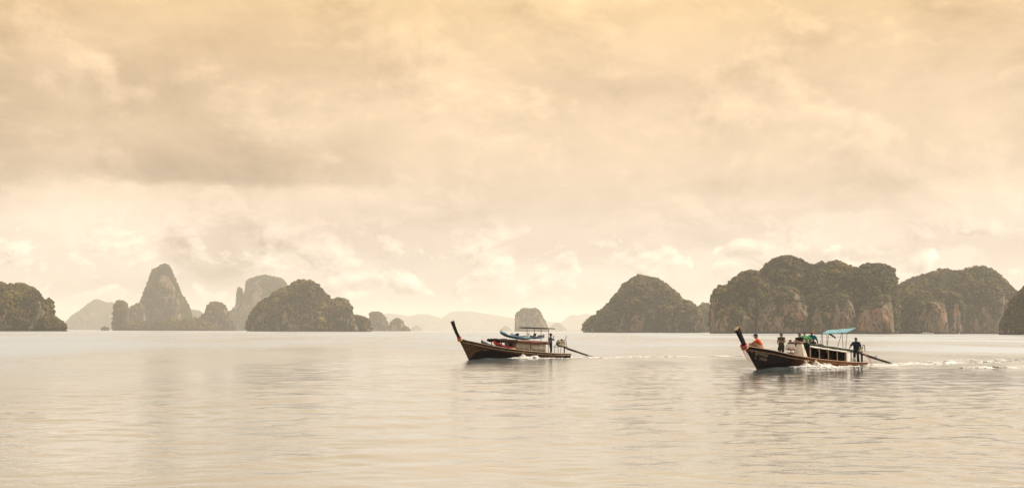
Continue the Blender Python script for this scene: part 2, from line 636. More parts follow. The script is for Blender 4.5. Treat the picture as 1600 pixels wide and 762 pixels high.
_phi = (1 + 5 ** 0.5) / 2
ICO_V = np.array([(-1, _phi, 0), (1, _phi, 0), (-1, -_phi, 0), (1, -_phi, 0), (0, -1, _phi), (0, 1, _phi), (0, -1, -_phi), (0, 1, -_phi),
                  (_phi, 0, -1), (_phi, 0, 1), (-_phi, 0, -1), (-_phi, 0, 1)], float) / math.hypot(1, _phi)
ICO_F = np.array([(0, 11, 5), (0, 5, 1), (0, 1, 7), (0, 7, 10), (0, 10, 11), (1, 5, 9), (5, 11, 4), (11, 10, 2), (10, 7, 6), (7, 1, 8),
                  (3, 9, 4), (3, 4, 2), (3, 2, 6), (3, 6, 8), (3, 8, 9), (4, 9, 5), (2, 4, 11), (6, 2, 10), (8, 6, 7), (9, 8, 1)])


def subdiv(v, f_):
    v = list(map(tuple, v))
    cache, nf = {}, []

    def mid(a, b):
        k = (min(a, b), max(a, b))
        if k not in cache:
            q = np.array(v[a]) + np.array(v[b])
            v.append(tuple(q / np.linalg.norm(q)))
            cache[k] = len(v) - 1
        return cache[k]
    for a, b, c in f_:
        ab, bc, ca = mid(a, b), mid(b, c), mid(c, a)
        nf += [(a, ab, ca), (b, bc, ab), (c, ca, bc), (ab, bc, ca)]
    return np.array(v), np.array(nf)


ICO2_V, ICO2_F = subdiv(ICO_V, ICO_F)


def scatter_balls(pos, rad, squash, rng, fine, jitter=0.28):
    bv, bf = (ICO2_V, ICO2_F) if fine else (ICO_V, ICO_F)
    n, k = len(pos), len(bv)
    a = rng.uniform(0, 6.28, n)
    ca, sa = np.cos(a), np.sin(a)
    v = np.repeat(bv[None], n, 0)
    v = v * (1 + rng.uniform(-jitter, jitter, (n, k, 1)))
    x = v[..., 0] * ca[:, None] - v[..., 1] * sa[:, None]
    y = v[..., 0] * sa[:, None] + v[..., 1] * ca[:, None]
    v = np.stack([x * rad[:, None] * rng.uniform(0.85, 1.25, (n, 1)), y * rad[:, None], v[..., 2] * (rad * squash)[:, None]], -1) + pos[:, None, :]
    f_ = (bf[None] + (np.arange(n) * k)[:, None, None]).reshape(-1, 3)
    return v.reshape(-1, 3), f_, k


def lobe(pts, D, depth, seed, n=2.6, res=0.74, rough=1.0, tree=4.0, rock=0.5, rock_top=0.55, foot=-4.0, flute=1.0):
    """one karst mass: ridge silhouette pts (photo pixels) stood at D metres, rounded front and back over `depth`"""
    pts = np.array(pts, float)
    cx = (pts[:, 0].min() + pts[:, 0].max()) / 2
    c = ray(cx, 500)[:2]
    e = c / np.linalg.norm(c)
    tng = np.array([e[1], -e[0]])
    W = []
    for px, py in pts:
        q = ray(px, py)
        k = D / (q[0] * e[0] + q[1] * e[1])
        W.append((k * (q[0] * tng[0] + q[1] * tng[1]), CAM_H + k * q[2]))
    W = np.array(W)
    W[:, 1] = np.maximum(W[:, 1] - tree * 0.42, foot + 0.5)
    mpp = D / FPX * 1.25                                  # metres per picture element
    seg = np.hypot(np.diff(W[:, 0]), np.diff(W[:, 1]))
    cum_ = np.concatenate([[0], np.cumsum(seg)])
    nu = int(max(24, cum_[-1] / mpp * res))
    uu = np.linspace(0, cum_[-1], nu)
    X, Z = np.interp(uu, cum_, W[:, 0]), np.interp(uu, cum_, W[:, 1])
    ker = np.array([1, 2, 1]) / 4
    for _ in range(2):
        X[1:-1], Z[1:-1] = np.convolve(X, ker, 'valid'), np.convolve(Z, ker, 'valid')
    s = np.clip((X - X.min()) / (X.max() - X.min()), 0, 1)
    dd = depth * (np.sqrt(np.clip(1 - np.abs(2 * s - 1) ** 3.0, 0, 1)) * 0.94 + 0.06)
    Hm = Z.max()
    nvf = int(max(14, (Hm + depth * 0.7) / mpp * res))
    ph = np.concatenate([np.linspace(0, math.pi / 2, nvf), np.linspace(math.pi / 2, math.pi, max(8, nvf // 3))[1:]])
    sy = -np.sign(np.cos(ph)) * np.abs(np.cos(ph)) ** (2 / n)
    sz = np.abs(np.sin(ph)) ** (2 / n)
    A = np.repeat(X[None], len(ph), 0)
    B = sy[:, None] * dd[None]
    Cz = foot + (Z - foot)[None] * sz[:, None]
    Px = A * tng[0] + (D + B) * e[0]
    Py = A * tng[1] + (D + B) * e[1]
    P = np.stack([Px, Py, Cz], -1)

    def normals(P):
        du = np.gradient(P, axis=1)
        dv = np.gradient(P, axis=0)
        nn = np.cross(du, dv)
        return nn / np.maximum(np.linalg.norm(nn, axis=-1, keepdims=True), 1e-9)
    N = normals(P)
    sc = max(Hm, 30)
    o = seed * 13.7
    L1 = fbm(P[..., 0] / sc * 2.4 + o, P[..., 1] / sc * 2.4, P[..., 2] / sc * 1.6, 4, 0.5)
    L2 = fbm(P[..., 0] / sc * 9 + o, P[..., 1] / sc * 9, P[..., 2] / sc * 3.0, 4, 0.55)
    low = np.clip(1.15 - (P[..., 2] - foot) / (Hm - foot), 0, 1)
    edge = np.clip(np.minimum(s, 1 - s) * 8, 0.12, 1)[None] * np.clip(np.abs(sy) * 2.2, 0.15, 1)[:, None]
    amp = 0.80 * rough * sc * edge * (0.085 * L1 + 0.050 * L2 * (0.75 + flute * low))
    Nh = N.copy()
    Nh[..., 2] *= 0.35
    P = P + Nh * amp[..., None]
    # the sea has cut a notch all round the foot
    notch = np.exp(-((P[..., 2] - 0.6) / 2.2) ** 2) * np.clip(sc / 60, 0.4, 1.2) * 2.6 * np.clip(np.minimum(s, 1 - s) * 12, 0, 1)[None]
    P = P - Nh * notch[..., None]
    N = normals(P)
    nz = N[..., 2]
    rn = fbm(P[..., 0] / sc * 4.5 + o + 50, P[..., 1] / sc * 4.5, P[..., 2] / sc * 2.2, 4, 0.6)
    rel = (P[..., 2] - foot) / (Hm - foot)
    rk = rock + 0.55 * rn - 0.9 * np.clip(nz - 0.12, 0, 1) - 0.9 * np.clip(rel - rock_top, 0, 1)
    rk = np.clip(rk, 0, 1)
    nr_, nc_ = A.shape
    ix = np.arange(nr_ * nc_).reshape(nr_, nc_)
    F = np.stack([ix[:-1, :-1], ix[:-1, 1:], ix[1:, 1:], ix[1:, :-1]], -1).reshape(-1, 4)
    return dict(v=P.reshape(-1, 3), n=N.reshape(-1, 3), f=F, rock=rk.ravel(), size=np.full(nr_ * nc_, max(1.2, mpp * 2.4)), tree=tree, D=D)


def island(name, label, cat, lobes, seed, trees=0, fine=False, kind=None, group=None):
    vs, fs, rk, sz, base = [], [], [], [], 0
    for L in lobes:
        vs.append(L['v'])
        fs.append(L['f'] + base)
        rk.append(L['rock'])
        sz.append(L['size'])
        base += len(L['v'])
    if kind == 'structure':
        me = mesh_np(name, np.concatenate(vs), np.concatenate(fs))
        fattr(me, 'rock', np.concatenate(rk))
        fattr(me, 'size', np.concatenate(sz))
        return link(name, me, MK, kind='structure')
    cen = np.concatenate(vs)
    root = empty(name, (float(cen[:, 0].mean()), float(cen[:, 1].mean()), 0), label=label, cat=cat, group=group)
    org = np.array(root.location)
    for L in lobes:
        me = mesh_np('cliff', L['v'] - org, L['f'])
        fattr(me, 'rock', L['rock'])
        fattr(me, 'size', L['size'])
        link('cliff', me, MK, root)
    if trees:
        rng = np.random.default_rng(seed)
        areas = []
        for L in lobes:
            q = L['v'][L['f']]
            ar = np.linalg.norm(np.cross(q[:, 2] - q[:, 0], q[:, 3] - q[:, 1]), axis=1) / 2
            fr = L['rock'][L['f']].mean(1)
            fn = L['n'][L['f']].mean(1)
            toward = -(fn * q.mean(1) / np.linalg.norm(q.mean(1), axis=1)[:, None]).sum(1)
            qm = q.mean(1)
            clump = np.clip(0.75 + 0.9 * fbm(qm[:, 0] / 14 + seed, qm[:, 1] / 14, qm[:, 2] / 10, 3), 0.12, 1.6)
            wgt = clump * ar * np.clip(1.15 - fr * 2.4, 0.03, 1) * np.where(toward > -0.25, 1.0, 0.25) * (q.mean(1)[:, 2] > 4.0) / L['tree'] ** 2
            areas.append((wgt, q, fn))
        tot = sum(a[0].sum() for a in areas)
        pv, pf, pt, base = [], [], [], 0
        for L, (wgt, q, fn) in zip(lobes, areas):
            k = int(trees * 1.35 * wgt.sum() / tot)
            if k < 1:
                continue
            ch = rng.choice(len(wgt), k, p=wgt / wgt.sum())
            a, b = rng.uniform(0, 1, (2, k, 1))
            qq = q[ch]
            pos = (qq[:, 0] * (1 - a) + qq[:, 1] * a) * (1 - b) + (qq[:, 3] * (1 - a) + qq[:, 2] * a) * b
            big = fbm(pos[:, 0] / 22, pos[:, 1] / 22, pos[:, 2] / 16, 3)
            rad = L['tree'] * np.exp(rng.normal(-0.76, 0.26, k) + 0.30 * big)
            pos = pos + fn[ch] * rad[:, None] * 0.25 + np.array([0, 0, 1]) * rad[:, None] * 0.25
            v, f_, kk = scatter_balls(pos - org, rad, rng.uniform(0.7, 1.05, k), rng, fine)
            tone = np.clip(0.42 + 0.26 * big + rng.normal(0, 0.15, k), 0, 1)
            pv.append(v)
            pf.append(f_ + base)
            pt.append(np.clip(np.repeat(tone, kk) + rng.normal(0, 0.07, k * kk), 0, 1))
            base += len(v)
        me = mesh_np('forest', np.concatenate(pv), np.concatenate(pf), smooth=False)
        fattr(me, 'tone', np.concatenate(pt))
        link('forest', me, MF, root, kind='stuff')
    return root


island('island', 'long wooded limestone island cut off by the left edge of the picture', 'island', [
    lobe([(-120, 516), (-110, 470), (-60, 450), (0, 442), (8, 445), (20, 448), (30, 445), (40, 446), (50, 450), (57, 456), (64, 465), (70, 474), (76, 490), (82, 503), (88, 516)], 2000, 85, 1, n=2.8, rough=0.9, tree=4.5, rock=0.42, rock_top=0.35),
    lobe([(64, 516), (66, 480), (70, 468), (76, 466), (80, 470), (82, 480), (80, 492), (86, 516)], 1985, 26, 2, n=2.8, tree=4, rock=0.55),
    lobe([(55, 500), (70, 490), (83, 494), (92, 499), (99, 506), (107, 516)], 1950, 34, 3, n=2.2, tree=4, rock=0.3)], 21, 4200)

island('hill', None, None, [lobe([(94, 515), (103, 502), (112, 492), (125, 484), (137, 474), (149, 466), (158, 468), (166, 472), (176, 471), (190, 480), (205, 495), (225, 516)], 9500, 350, 4, n=2.0, rock=0.3)], 0, kind='structure')

island('sea_stack', 'narrow rounded pillar of rock beside the foot of the tall pointed peak', 'sea stack', [
    lobe([(175.5, 516), (176.5, 490), (178, 478), (183, 470.5), (188, 468), (193, 470), (198, 477), (200, 492), (204, 516)], 4000, 26, 5, n=3, rough=0.7, tree=5, rock=0.5, rock_top=0.5)], 22, 260, fine=False)

island('island', 'tallest pointed limestone peak rising from a low wooded skirt', 'island', [
    lobe([(196, 516), (205, 505), (214, 488), (220, 470), (226, 458), (231, 444), (235, 431), (240, 420), (246, 418), (251, 414), (257, 412), (262, 413), (267, 419), (271, 430), (276, 441), (281, 452), (285, 462), (289, 464), (292, 472), (297, 486), (303, 505), (308, 516)], 4800, 118, 6, n=2.2, rough=0.35, tree=5, rock=0.45, rock_top=0.8),
    lobe([(196, 516), (200, 486), (206, 478), (212, 475), (219, 473), (226, 478), (234, 516)], 4700, 48, 7, n=2.5, rough=0.45, tree=6, rock=0.4),
    lobe([(186, 516), (196, 508), (214, 503), (235, 501), (262, 500), (292, 499), (308, 497), (326, 502), (345, 516)], 3900, 90, 8, n=2.0, rough=0.8, tree=6, rock=0.25)], 23, 4200, fine=False)

island('hill', None, None, [lobe([(280, 516), (288, 486), (295, 482), (303, 483), (312, 484), (321, 492), (333, 516)], 8500, 160, 9, n=2.2)], 0, kind='structure')

island('island', 'small knob-topped island with a pale cliff on its right foot, next to the tall peak', 'island', [
    lobe([(298, 516), (308, 502), (317, 492), (323, 486), (324, 476), (331, 472), (338, 471.5), (346, 473), (351, 478), (355, 489), (361, 500), (367, 509), (371, 516)], 4200, 70, 10, n=2.5, rough=0.8, tree=5.5, rock=0.5)], 24, 700, fine=False)

island('island', 'pale flat-topped island with thin spires on its left shoulder, behind the dark dome', 'island', [
    lobe([(346, 516), (352, 500), (360, 490), (368, 478), (374, 470), (381, 461), (384, 445), (385, 437), (397, 433), (410, 430), (420, 430), (430, 434), (438, 434), (445, 439), (449, 450), (460, 465), (480, 482), (505, 516)], 5600, 128, 11, n=2.8, rough=0.8, tree=7, rock=0.5, rock_top=0.8),
    lobe([(365, 516), (369, 470), (370, 454), (372, 448), (375, 447), (379, 453), (380, 470), (384, 516)], 5550, 20, 12, n=2.6, rough=0.5, tree=5),
    lobe([(346, 516), (352, 492), (357, 486), (363, 484), (364, 478), (366, 483), (371, 500), (378, 516)], 5500, 26, 13, n=2.3, rough=0.5, tree=5)], 25, 1600, fine=False)

island('island', 'dark wooded dome island with a stepped right shoulder, largest left of the boats', 'island', [
    lobe([(386, 517), (388, 503), (393, 489), (405, 475), (420, 464.5), (440, 452), (455, 446), (465, 439.5), (473, 438), (483, 439), (492, 443), (503, 452), (509, 461), (514, 470), (524, 485), (532, 500), (538, 517)], 2600, 95, 14, n=2.5, rough=0.9, tree=5.5, rock=0.40, rock_top=0.3),
    lobe([(495, 517), (502, 485), (512, 472), (525, 466.5), (535, 466), (542, 471), (546, 481), (550, 493), (556, 505), (562, 517)], 2570, 55, 15, n=2.4, rough=0.9, tree=5, rock=0.52, rock_top=0.5),
    lobe([(538, 517), (545, 496), (552, 491.5), (562, 493), (572, 497.5), (578, 505), (580.5, 517)], 2610, 42, 16, n=2.6, rough=0.8, tree=4.5, rock=0.42)], 26, 4600)

island('sea_stack', 'blunt upright stack beside the right end of the dark stepped dome', 'sea stack', [
    lobe([(575.5, 517), (576.5, 500), (577.5, 488.5), (584, 486), (594, 487), (600, 492), (605, 501), (608.5, 517)], 4600, 40, 17, n=3, rough=0.6, tree=5, rock=0.55, rock_top=0.7)], 27, 260, fine=False)
island('sea_stack', 'low pointed stack with a trailing ledge, right one of a distant pair', 'sea stack', [
    lobe([(606.5, 517), (610, 504), (616, 499), (623, 495.5), (627, 498.5), (629, 507), (635, 510), (643, 517)], 4600, 36, 18, n=2.5, rough=0.6, tree=5, rock=0.55, rock_top=0.7)], 28, 240, fine=False)

for D_, sd_, pp in (
        (15000, 19, [(520, 517), (560, 500), (590, 494), (605, 489), (622, 491), (640, 494), (655, 490), (670, 491), (690, 497), (720, 505), (760, 517)]),
        (16000, 20, [(670, 518), (690, 497), (703, 488), (713, 485.5), (735, 486), (760, 490), (785, 494), (810, 498), (850, 502), (900, 506), (940, 518)]),
        (10000, 31, [(778, 518), (784, 512), (789, 508.5), (792, 508), (797, 513), (803, 518)]),
        (10500, 32, [(640, 518), (644, 511), (649, 508), (655, 509), (662, 518)]),
        (11000, 33, [(855, 518), (862, 508), (868, 504), (873, 503), (880, 509), (888, 518)]),
        (16300, 34, [(860, 518), (875, 505), (886, 496), (893, 491), (903, 493), (914, 489.5), (924, 492), (945, 504), (975, 518)])):
    island('hill', None, None, [lobe(pp, D_, 420 if D_ > 11500 else 90, sd_, n=2.2, tree=0)], 0, kind='structure')
# low far shoreline
island('hill', None, None, [lobe([(600, 517.4), (606, 515.8), (680, 515.6), (780, 515.9), (860, 515.6), (950, 516), (1000, 517.6)], 12500, 200, 35, n=2.0, tree=0, foot=-1)], 0, kind='structure')

island('sea_stack', 'grey steep-sided table of rock standing behind the kayak boat', 'sea stack', [
    lobe([(803.5, 518), (804.8, 500), (805.2, 492), (811, 484.5), (820, 481), (829, 482), (837, 481.5), (843, 484), (847, 492), (850, 501), (854, 508), (857.5, 518)], 4900, 55, 36, n=3.2, rough=0.6, tree=5, rock=0.6, rock_top=0.75)], 29, 380, fine=False)

island('island', 'broad dark dome island with a long left slope, between the two boats', 'island', [
    lobe([(910, 518.5), (914, 509), (923, 498), (934, 492.5), (945, 483), (954, 474.5), (963, 465), (971, 451), (979, 442), (989, 435.5), (999, 433), (1008, 434.5), (1017, 433.3), (1028, 437), (1038, 444), (1051, 453), (1060, 464), (1067, 471), (1078, 490), (1086, 518.5)], 2200, 105, 37, n=2.3, rough=0.85, tree=5.0, rock=0.30, rock_top=0.25),
    lobe([(1048, 518.5), (1058, 480), (1067, 471.5), (1077, 470), (1087, 478.5), (1092, 486), (1096, 497), (1100, 518.5)], 2150, 50, 38, n=2.4, rough=0.9, tree=4.5, rock=0.45)], 30, 4600)
island('island', 'small round-topped islet in the gap between the dome and the biggest island', 'island', [
    lobe([(1082, 518.5), (1086, 490), (1092, 479), (1098, 474), (1105, 473), (1112, 476), (1120, 490), (1126, 518.5)], 2700, 50, 39, n=2.6, rough=0.8, tree=5, rock=0.35)], 31, 420, fine=False)

island('island', 'biggest many-humped wooded island with orange cliff faces, behind the passenger boat', 'island', [
    lobe([(1109, 519.5), (1110, 495), (1111.5, 470), (1116, 457.5), (1127, 448.5), (1139, 444.5), (1150, 435), (1159, 427), (1172, 421.6), (1184, 426), (1200, 440), (1215, 470), (1225, 519.5)], 1640, 62, 40, n=2.7, rough=0.95, tree=3.7, rock=0.46, rock_top=0.45),
    lobe([(1170, 519.5), (1180, 450), (1188, 428), (1194, 416), (1204, 407), (1217, 401.5), (1228, 399.5), (1240, 401), (1252, 406), (1267, 414.5), (1285, 430), (1300, 519.5)], 1690, 80, 41, n=2.4, rough=0.9, tree=3.7, rock=0.3, rock_top=0.3),
    lobe([(1240, 519.5), (1256, 430), (1268, 415.5), (1282, 411), (1300, 409), (1310, 408), (1322, 413.5), (1337, 419), (1352, 432), (1366, 519.5)], 1680, 80, 42, n=2.4, rough=0.9, tree=3.7, rock=0.3, rock_top=0.3),
    lobe([(1318, 519.5), (1332, 440), (1341, 418), (1350, 414), (1360, 412.5), (1375, 412), (1386, 416), (1394, 424), (1399, 437), (1400, 455), (1404, 490), (1405, 519.5)], 1660, 60, 43, n=2.8, rough=0.85, tree=3.7, rock=0.38, rock_top=0.4),
    lobe([(1178, 519.5), (1188, 485), (1200, 462), (1214, 450), (1228, 446), (1240, 450), (1252, 464), (1260, 490), (1266, 519.5)], 1590, 50, 44, n=2.8, rough=1.0, tree=3.4, rock=0.85, rock_top=0.55),
    lobe([(1268, 519.5), (1273, 490), (1280, 472), (1293, 463), (1308, 459), (1322, 462), (1331, 472), (1336, 495), (1341, 519.5)], 1575, 40, 45, n=3.0, rough=1.0, tree=3.3, rock=0.88, rock_top=0.6),
    lobe([(1333, 519.5), (1340, 494), (1350, 480), (1364, 468), (1380, 462), (1389, 464), (1394, 478), (1395, 500), (1397, 519.5)], 1570, 40, 46, n=3.2, rough=1.0, tree=3.3, rock=0.98, rock_top=0.66),
    lobe([(1112, 519.5), (1118, 498), (1130, 482), (1145, 476), (1160, 480), (1176, 496), (1186, 519.5)], 1595, 40, 47, n=2.9, rough=1.0, tree=3.3, rock=0.85, rock_top=0.6)], 32, 9000)

island('island', 'wide dark island with two jutting cliffs at its foot, right of the biggest island', 'island', [
    lobe([(1360, 519.8), (1376, 470), (1399, 449), (1412, 441), (1425, 434.5), (1440, 430), (1455, 426), (1475, 421), (1490, 422.5), (1510, 424), (1530, 430), (1550, 450), (1575, 519.8)], 2150, 110, 48, n=2.3, rough=0.8, tree=4.6, rock=0.28, rock_top=0.3),
    lobe([(1480, 519.8), (1494, 450), (1510, 424), (1522, 419), (1535, 416.5), (1550, 422), (1560, 430), (1570, 439), (1580, 447), (1587, 456), (1592, 475), (1596, 519.8)], 2100, 90, 49, n=2.6, rough=0.85, tree=4.6, rock=0.48, rock_top=0.35),
    lobe([(1394, 519.8), (1399, 490), (1408, 471), (1420, 460), (1436, 454.5), (1450, 457), (1458, 468), (1470, 519.8)], 1800, 48, 50, n=2.5, rough=1.0, tree=3.7, rock=0.34, rock_top=0.5),
    lobe([(1430, 519.8), (1434, 492), (1441, 474), (1452, 467), (1466, 466), (1475, 472), (1479, 490), (1482, 519.8)], 1740, 34, 51, n=3.0, rough=0.9, tree=3.5, rock=0.95, rock_top=0.65),
    lobe([(1444, 519.8), (1450, 468), (1456, 456), (1466, 451.5), (1478, 455), (1490, 459), (1500, 462), (1504, 472), (1504, 496), (1506, 519.8)], 1850, 40, 52, n=3.2, rough=0.8, tree=3.7, rock=0.45, rock_top=0.5)], 33, 6500)
island('island', 'dark slope of a nearer island entering at the right edge', 'island', [
    lobe([(1560, 520.5), (1569, 500), (1577, 485), (1585, 470), (1592, 458), (1600, 450), (1620, 440), (1650, 436), (1700, 450), (1720, 520.5)], 1350, 70, 53, n=2.4, rough=0.8, tree=3.6, rock=0.3, rock_top=0.3)], 34, 2200)

# islet in front of the far left ridge
island('sea_stack', 'tiny dark rock awash left of the narrow pillar, far left', 'sea stack', [
    lobe([(156.5, 516), (158, 512), (162, 509.2), (166, 509.6), (170, 512), (171.5, 516)], 4300, 14, 54, n=2.4, rough=0.5, tree=2.5, rock=0.4)], 35, 40, fine=False)

# ------------------------------------------------------------------ haze
hz = bpy.data.materials.new('haze')
hz.use_nodes = True
t = NT(hz.node_tree)
out = t.n('ShaderNodeOutputMaterial')
pv_ = t.n('ShaderNodeVolumePrincipled')
pv_.inputs['Color'].default_value = (0.985, 0.922, 0.805, 1)
pv_.inputs['Density'].default_value = 0.000078
pv_.inputs['Anisotropy'].default_value = 0.2
t.t.links.new(pv_.outputs[0], out.inputs['Volume'])
HB = MB().box((0, 0, 152.5), (39000, 39000, 317))
HB.build('haze', hz, kind='stuff')

# ------------------------------------------------------------------ boat materials
def hull_mat(name, kind):
    def f(t, p, out):
        c = t.coord()
        x, y, z = t.xyz(c)
        gr = t.noise(t.v('MULTIPLY', c, (0.7, 4, 9)), 2.0, 6, 0.65, 0.3)
        bl = t.noise(c, 2.2, 5, 0.65)
        sp = t.noise(t.v('MULTIPLY', c, (1, 1, 1.6)), 7.0, 4, 0.7)
        if kind == 1:
            old = t.mix(gr, (0.022, 0.010, 0.005), (0.12, 0.055, 0.024))
            scuff = t.m('MULTIPLY', t.step(sp, 0.52, 0.66), t.step(x, 1.5, 4.5))
            old = t.mix(t.m('MULTIPLY', scuff, 0.75), old, (0.26, 0.21, 0.14))
            # black bottom paint with a wandering upper edge, worn away at the stem
            edge = t.m('ADD', t.m('MULTIPLY_ADD', t.step(x, -2.0, 3.6), 0.62, 0.16), t.m('MULTIPLY', t.m('SUBTRACT', bl, 0.5), 0.35))
            edge = t.m('MULTIPLY', edge, t.step(x, 5.35, 4.2))
            k = t.step(t.m('SUBTRACT', z, edge), 0.03, -0.03)
            q = t.mix(k, old, (0.006, 0.003, 0.0025))
        else:
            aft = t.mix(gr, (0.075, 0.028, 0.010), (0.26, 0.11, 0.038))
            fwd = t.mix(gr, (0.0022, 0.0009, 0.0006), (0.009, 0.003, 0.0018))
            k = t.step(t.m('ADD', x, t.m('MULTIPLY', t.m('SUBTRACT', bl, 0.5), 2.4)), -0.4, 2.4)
            q = t.mix(k, aft, fwd)  # fore-to-aft tones: part paint, part sun and shade put into the colour
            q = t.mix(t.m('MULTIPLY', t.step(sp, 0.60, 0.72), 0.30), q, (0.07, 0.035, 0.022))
        wet = t.step(t.m('ADD', z, t.m('MULTIPLY', bl, 0.12)), 0.20, 0.10)
        q = t.v('SCALE', q, scale=t.m('MULTIPLY_ADD', wet, -0.45, 1.0))
        t.put(p.inputs['Base Color'], q)
        t.put(p.inputs['Roughness'], t.m('MULTIPLY_ADD', wet, -0.25, 0.6))
        p.inputs['Specular IOR Level'].default_value = 0.06
        bump(t, p, t.m('ADD', gr, t.m('MULTIPLY', sp, 0.5)), 0.5, 0.012)
    return material(name, f)


M = {
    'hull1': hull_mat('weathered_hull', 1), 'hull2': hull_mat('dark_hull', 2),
    'darkwood': wood('dark_wood', (0.004, 0.0025, 0.002), (0.013, 0.008, 0.006), 0.5),
    'rail1': plain('worn_rail', (0.22, 0.15, 0.09), 0.6, 0.3, 5, dirt=(0.05, 0.03, 0.02)),
    'rail2': plain('orange_rail', (0.34, 0.16, 0.065), 0.5, 0.25, 5, dirt=(0.12, 0.05, 0.025)),
    'railpale': plain('pale_rail_paint', (0.46, 0.36, 0.27), 0.6, 0.25, 5, dirt=(0.10, 0.06, 0.04)),
    'deck': wood('deck_wood', (0.10, 0.06, 0.035), (0.26, 0.16, 0.09), 0.7),
    'endgrain': plain('cut_end_grain', (0.42, 0.30, 0.16), 0.8, 0.3, 12),
    'post': wood('post_wood', (0.13, 0.08, 0.045), (0.27, 0.175, 0.105), 0.6, (12, 12, 1.2)),
    'tarp_green': plain('dark_green_tarp', (0.020, 0.028, 0.010), 0.7, 0.4, 5, bumps=0.5, dirt=(0.075, 0.065, 0.035)),
    'tarp_blue': plain('blue_tarp', (0.16, 0.38, 0.44), 0.5, 0.18, 3, bumps=0.3),
    'tarp_brown': plain('brown_tarp', (0.028, 0.013, 0.009), 0.75, 0.45, 4, bumps=0.6),
    'roof_red': plain('red_brown_roof', (0.17, 0.065, 0.042), 0.65, 0.35, 4, bumps=0.4, dirt=(0.05, 0.025, 0.018)),
    'canvas': plain('white_canvas', (0.78, 0.73, 0.64), 0.75, 0.12, 4, bumps=0.3),
    'dark_sheet': plain('dark_sheet', (0.022, 0.012, 0.016), 0.8, 0.4, 3, bumps=0.4),
    'steel': plain('grey_steel', (0.28, 0.26, 0.24), 0.45, 0.25, 14, metal=0.7, dirt=(0.12, 0.06, 0.03)),
    'iron': plain('black_iron', (0.008, 0.007, 0.007), 0.5, 0.4, 14, metal=0.3, dirt=(0.06, 0.03, 0.018)),
    'rust': plain('rusty_shaft', (0.022, 0.011, 0.008), 0.6, 0.4, 10, metal=0.2),
    'engine': plain('beige_engine_paint', (0.45, 0.37, 0.25), 0.5, 0.25, 10, dirt=(0.10, 0.07, 0.05)),
    'white': plain('white_plastic', (0.80, 0.78, 0.74), 0.4, 0.06, 5),
    'ribbon_red': plain('red_ribbon', (0.42, 0.045, 0.06), 0.8, 0.3, 12),
    'ribbon_pink': plain('pink_ribbon', (0.62, 0.28, 0.30), 0.8, 0.3, 12),
    'ribbon_yellow': plain('yellow_ribbon', (0.62, 0.42, 0.12), 0.8, 0.3, 12),
    'rope': plain('rope', (0.24, 0.19, 0.12), 0.9, 0.3, 20),
    'hose': plain('red_hose', (0.40, 0.13, 0.09), 0.5, 0.2, 10),
    'kayak_teal': plain('teal_kayak', (0.014, 0.085, 0.13), 0.35, 0.2, 2, dirt=(0.03, 0.12, 0.16)),
    'kayak_pale': plain('pale_blue_kayak', (0.13, 0.22, 0.31), 0.4, 0.15, 2),
    'kayak_red': plain('red_kayak', (0.50, 0.018, 0.025), 0.35, 0.15, 2),
    'kayak_black': plain('navy_kayak', (0.012, 0.018, 0.030), 0.35, 0.2, 2),
    'black': plain('black_cloth', (0.012, 0.011, 0.012), 0.85, 0.3, 12),
    'orange_bag': plain('orange_bag', (0.60, 0.24, 0.05), 0.55, 0.2, 6),
    'letter': plain('faded_lettering', (0.32, 0.27, 0.21), 0.7, 0.3, 20),
    'letter_red': plain('red_lettering', (0.40, 0.13, 0.12), 0.7, 0.3, 20),
    'foam': plain('sea_foam', (0.74, 0.71, 0.65), 0.8, 0.08, 3),
}


def curtain_mat(t, p, out):
    c = t.coord()
    fold = t.noise(t.v('MULTIPLY', c, (7, 1, 0.5)), 2.0, 4, 0.6, 0.3)
    st = t.noise(c, 2.5, 5, 0.65)
    _, _, z = t.xyz(c)
    q = t.mix(fold, (0.40, 0.30, 0.21), (0.66, 0.56, 0.45))
    q = t.mix(t.step(t.m('ADD', t.m('MULTIPLY', z, -0.9), st), -0.12, 0.10), q, (0.34, 0.17, 0.10))
    t.put(p.inputs['Base Color'], q)
    p.inputs['Roughness'].default_value = 0.45
    tr = t.n('ShaderNodeBsdfTranslucent')
    t.put(tr.inputs['Color'], q)
    mx = t.n('ShaderNodeMixShader')
    mx.inputs[0].default_value = 0.35
    t.t.links.new(p.outputs[0], mx.inputs[1])
    t.t.links.new(tr.outputs[0], mx.inputs[2])
    t.t.links.new(mx.outputs[0], out.inputs[0])


M['curtain'] = material('clear_curtain', curtain_mat)


def translucent(name, col, amt, src):
    def f(t, p, out):
        c = t.coord()
        n = t.noise(c, 3.0, 4, 0.6)
        q = t.v('SCALE', col, scale=t.m('MULTIPLY_ADD', n, 0.5, 0.75))
        t.put(p.inputs['Base Color'], q)
        p.inputs['Roughness'].default_value = 0.6
        bump(t, p, n, 0.4, 0.03)
        tr = t.n('ShaderNodeBsdfTranslucent')
        t.put(tr.inputs['Color'], q)
        mx = t.n('ShaderNodeMixShader')
        mx.inputs[0].default_value = amt
        t.t.links.new(p.outputs[0], mx.inputs[1])
        t.t.links.new(tr.outputs[0], mx.inputs[2])
        t.t.links.new(mx.outputs[0], out.inputs[0])
    return material(name, f)


M['tarp_blue'] = translucent('blue_tarp_cloth', (0.24, 0.47, 0.50), 0.40, None)


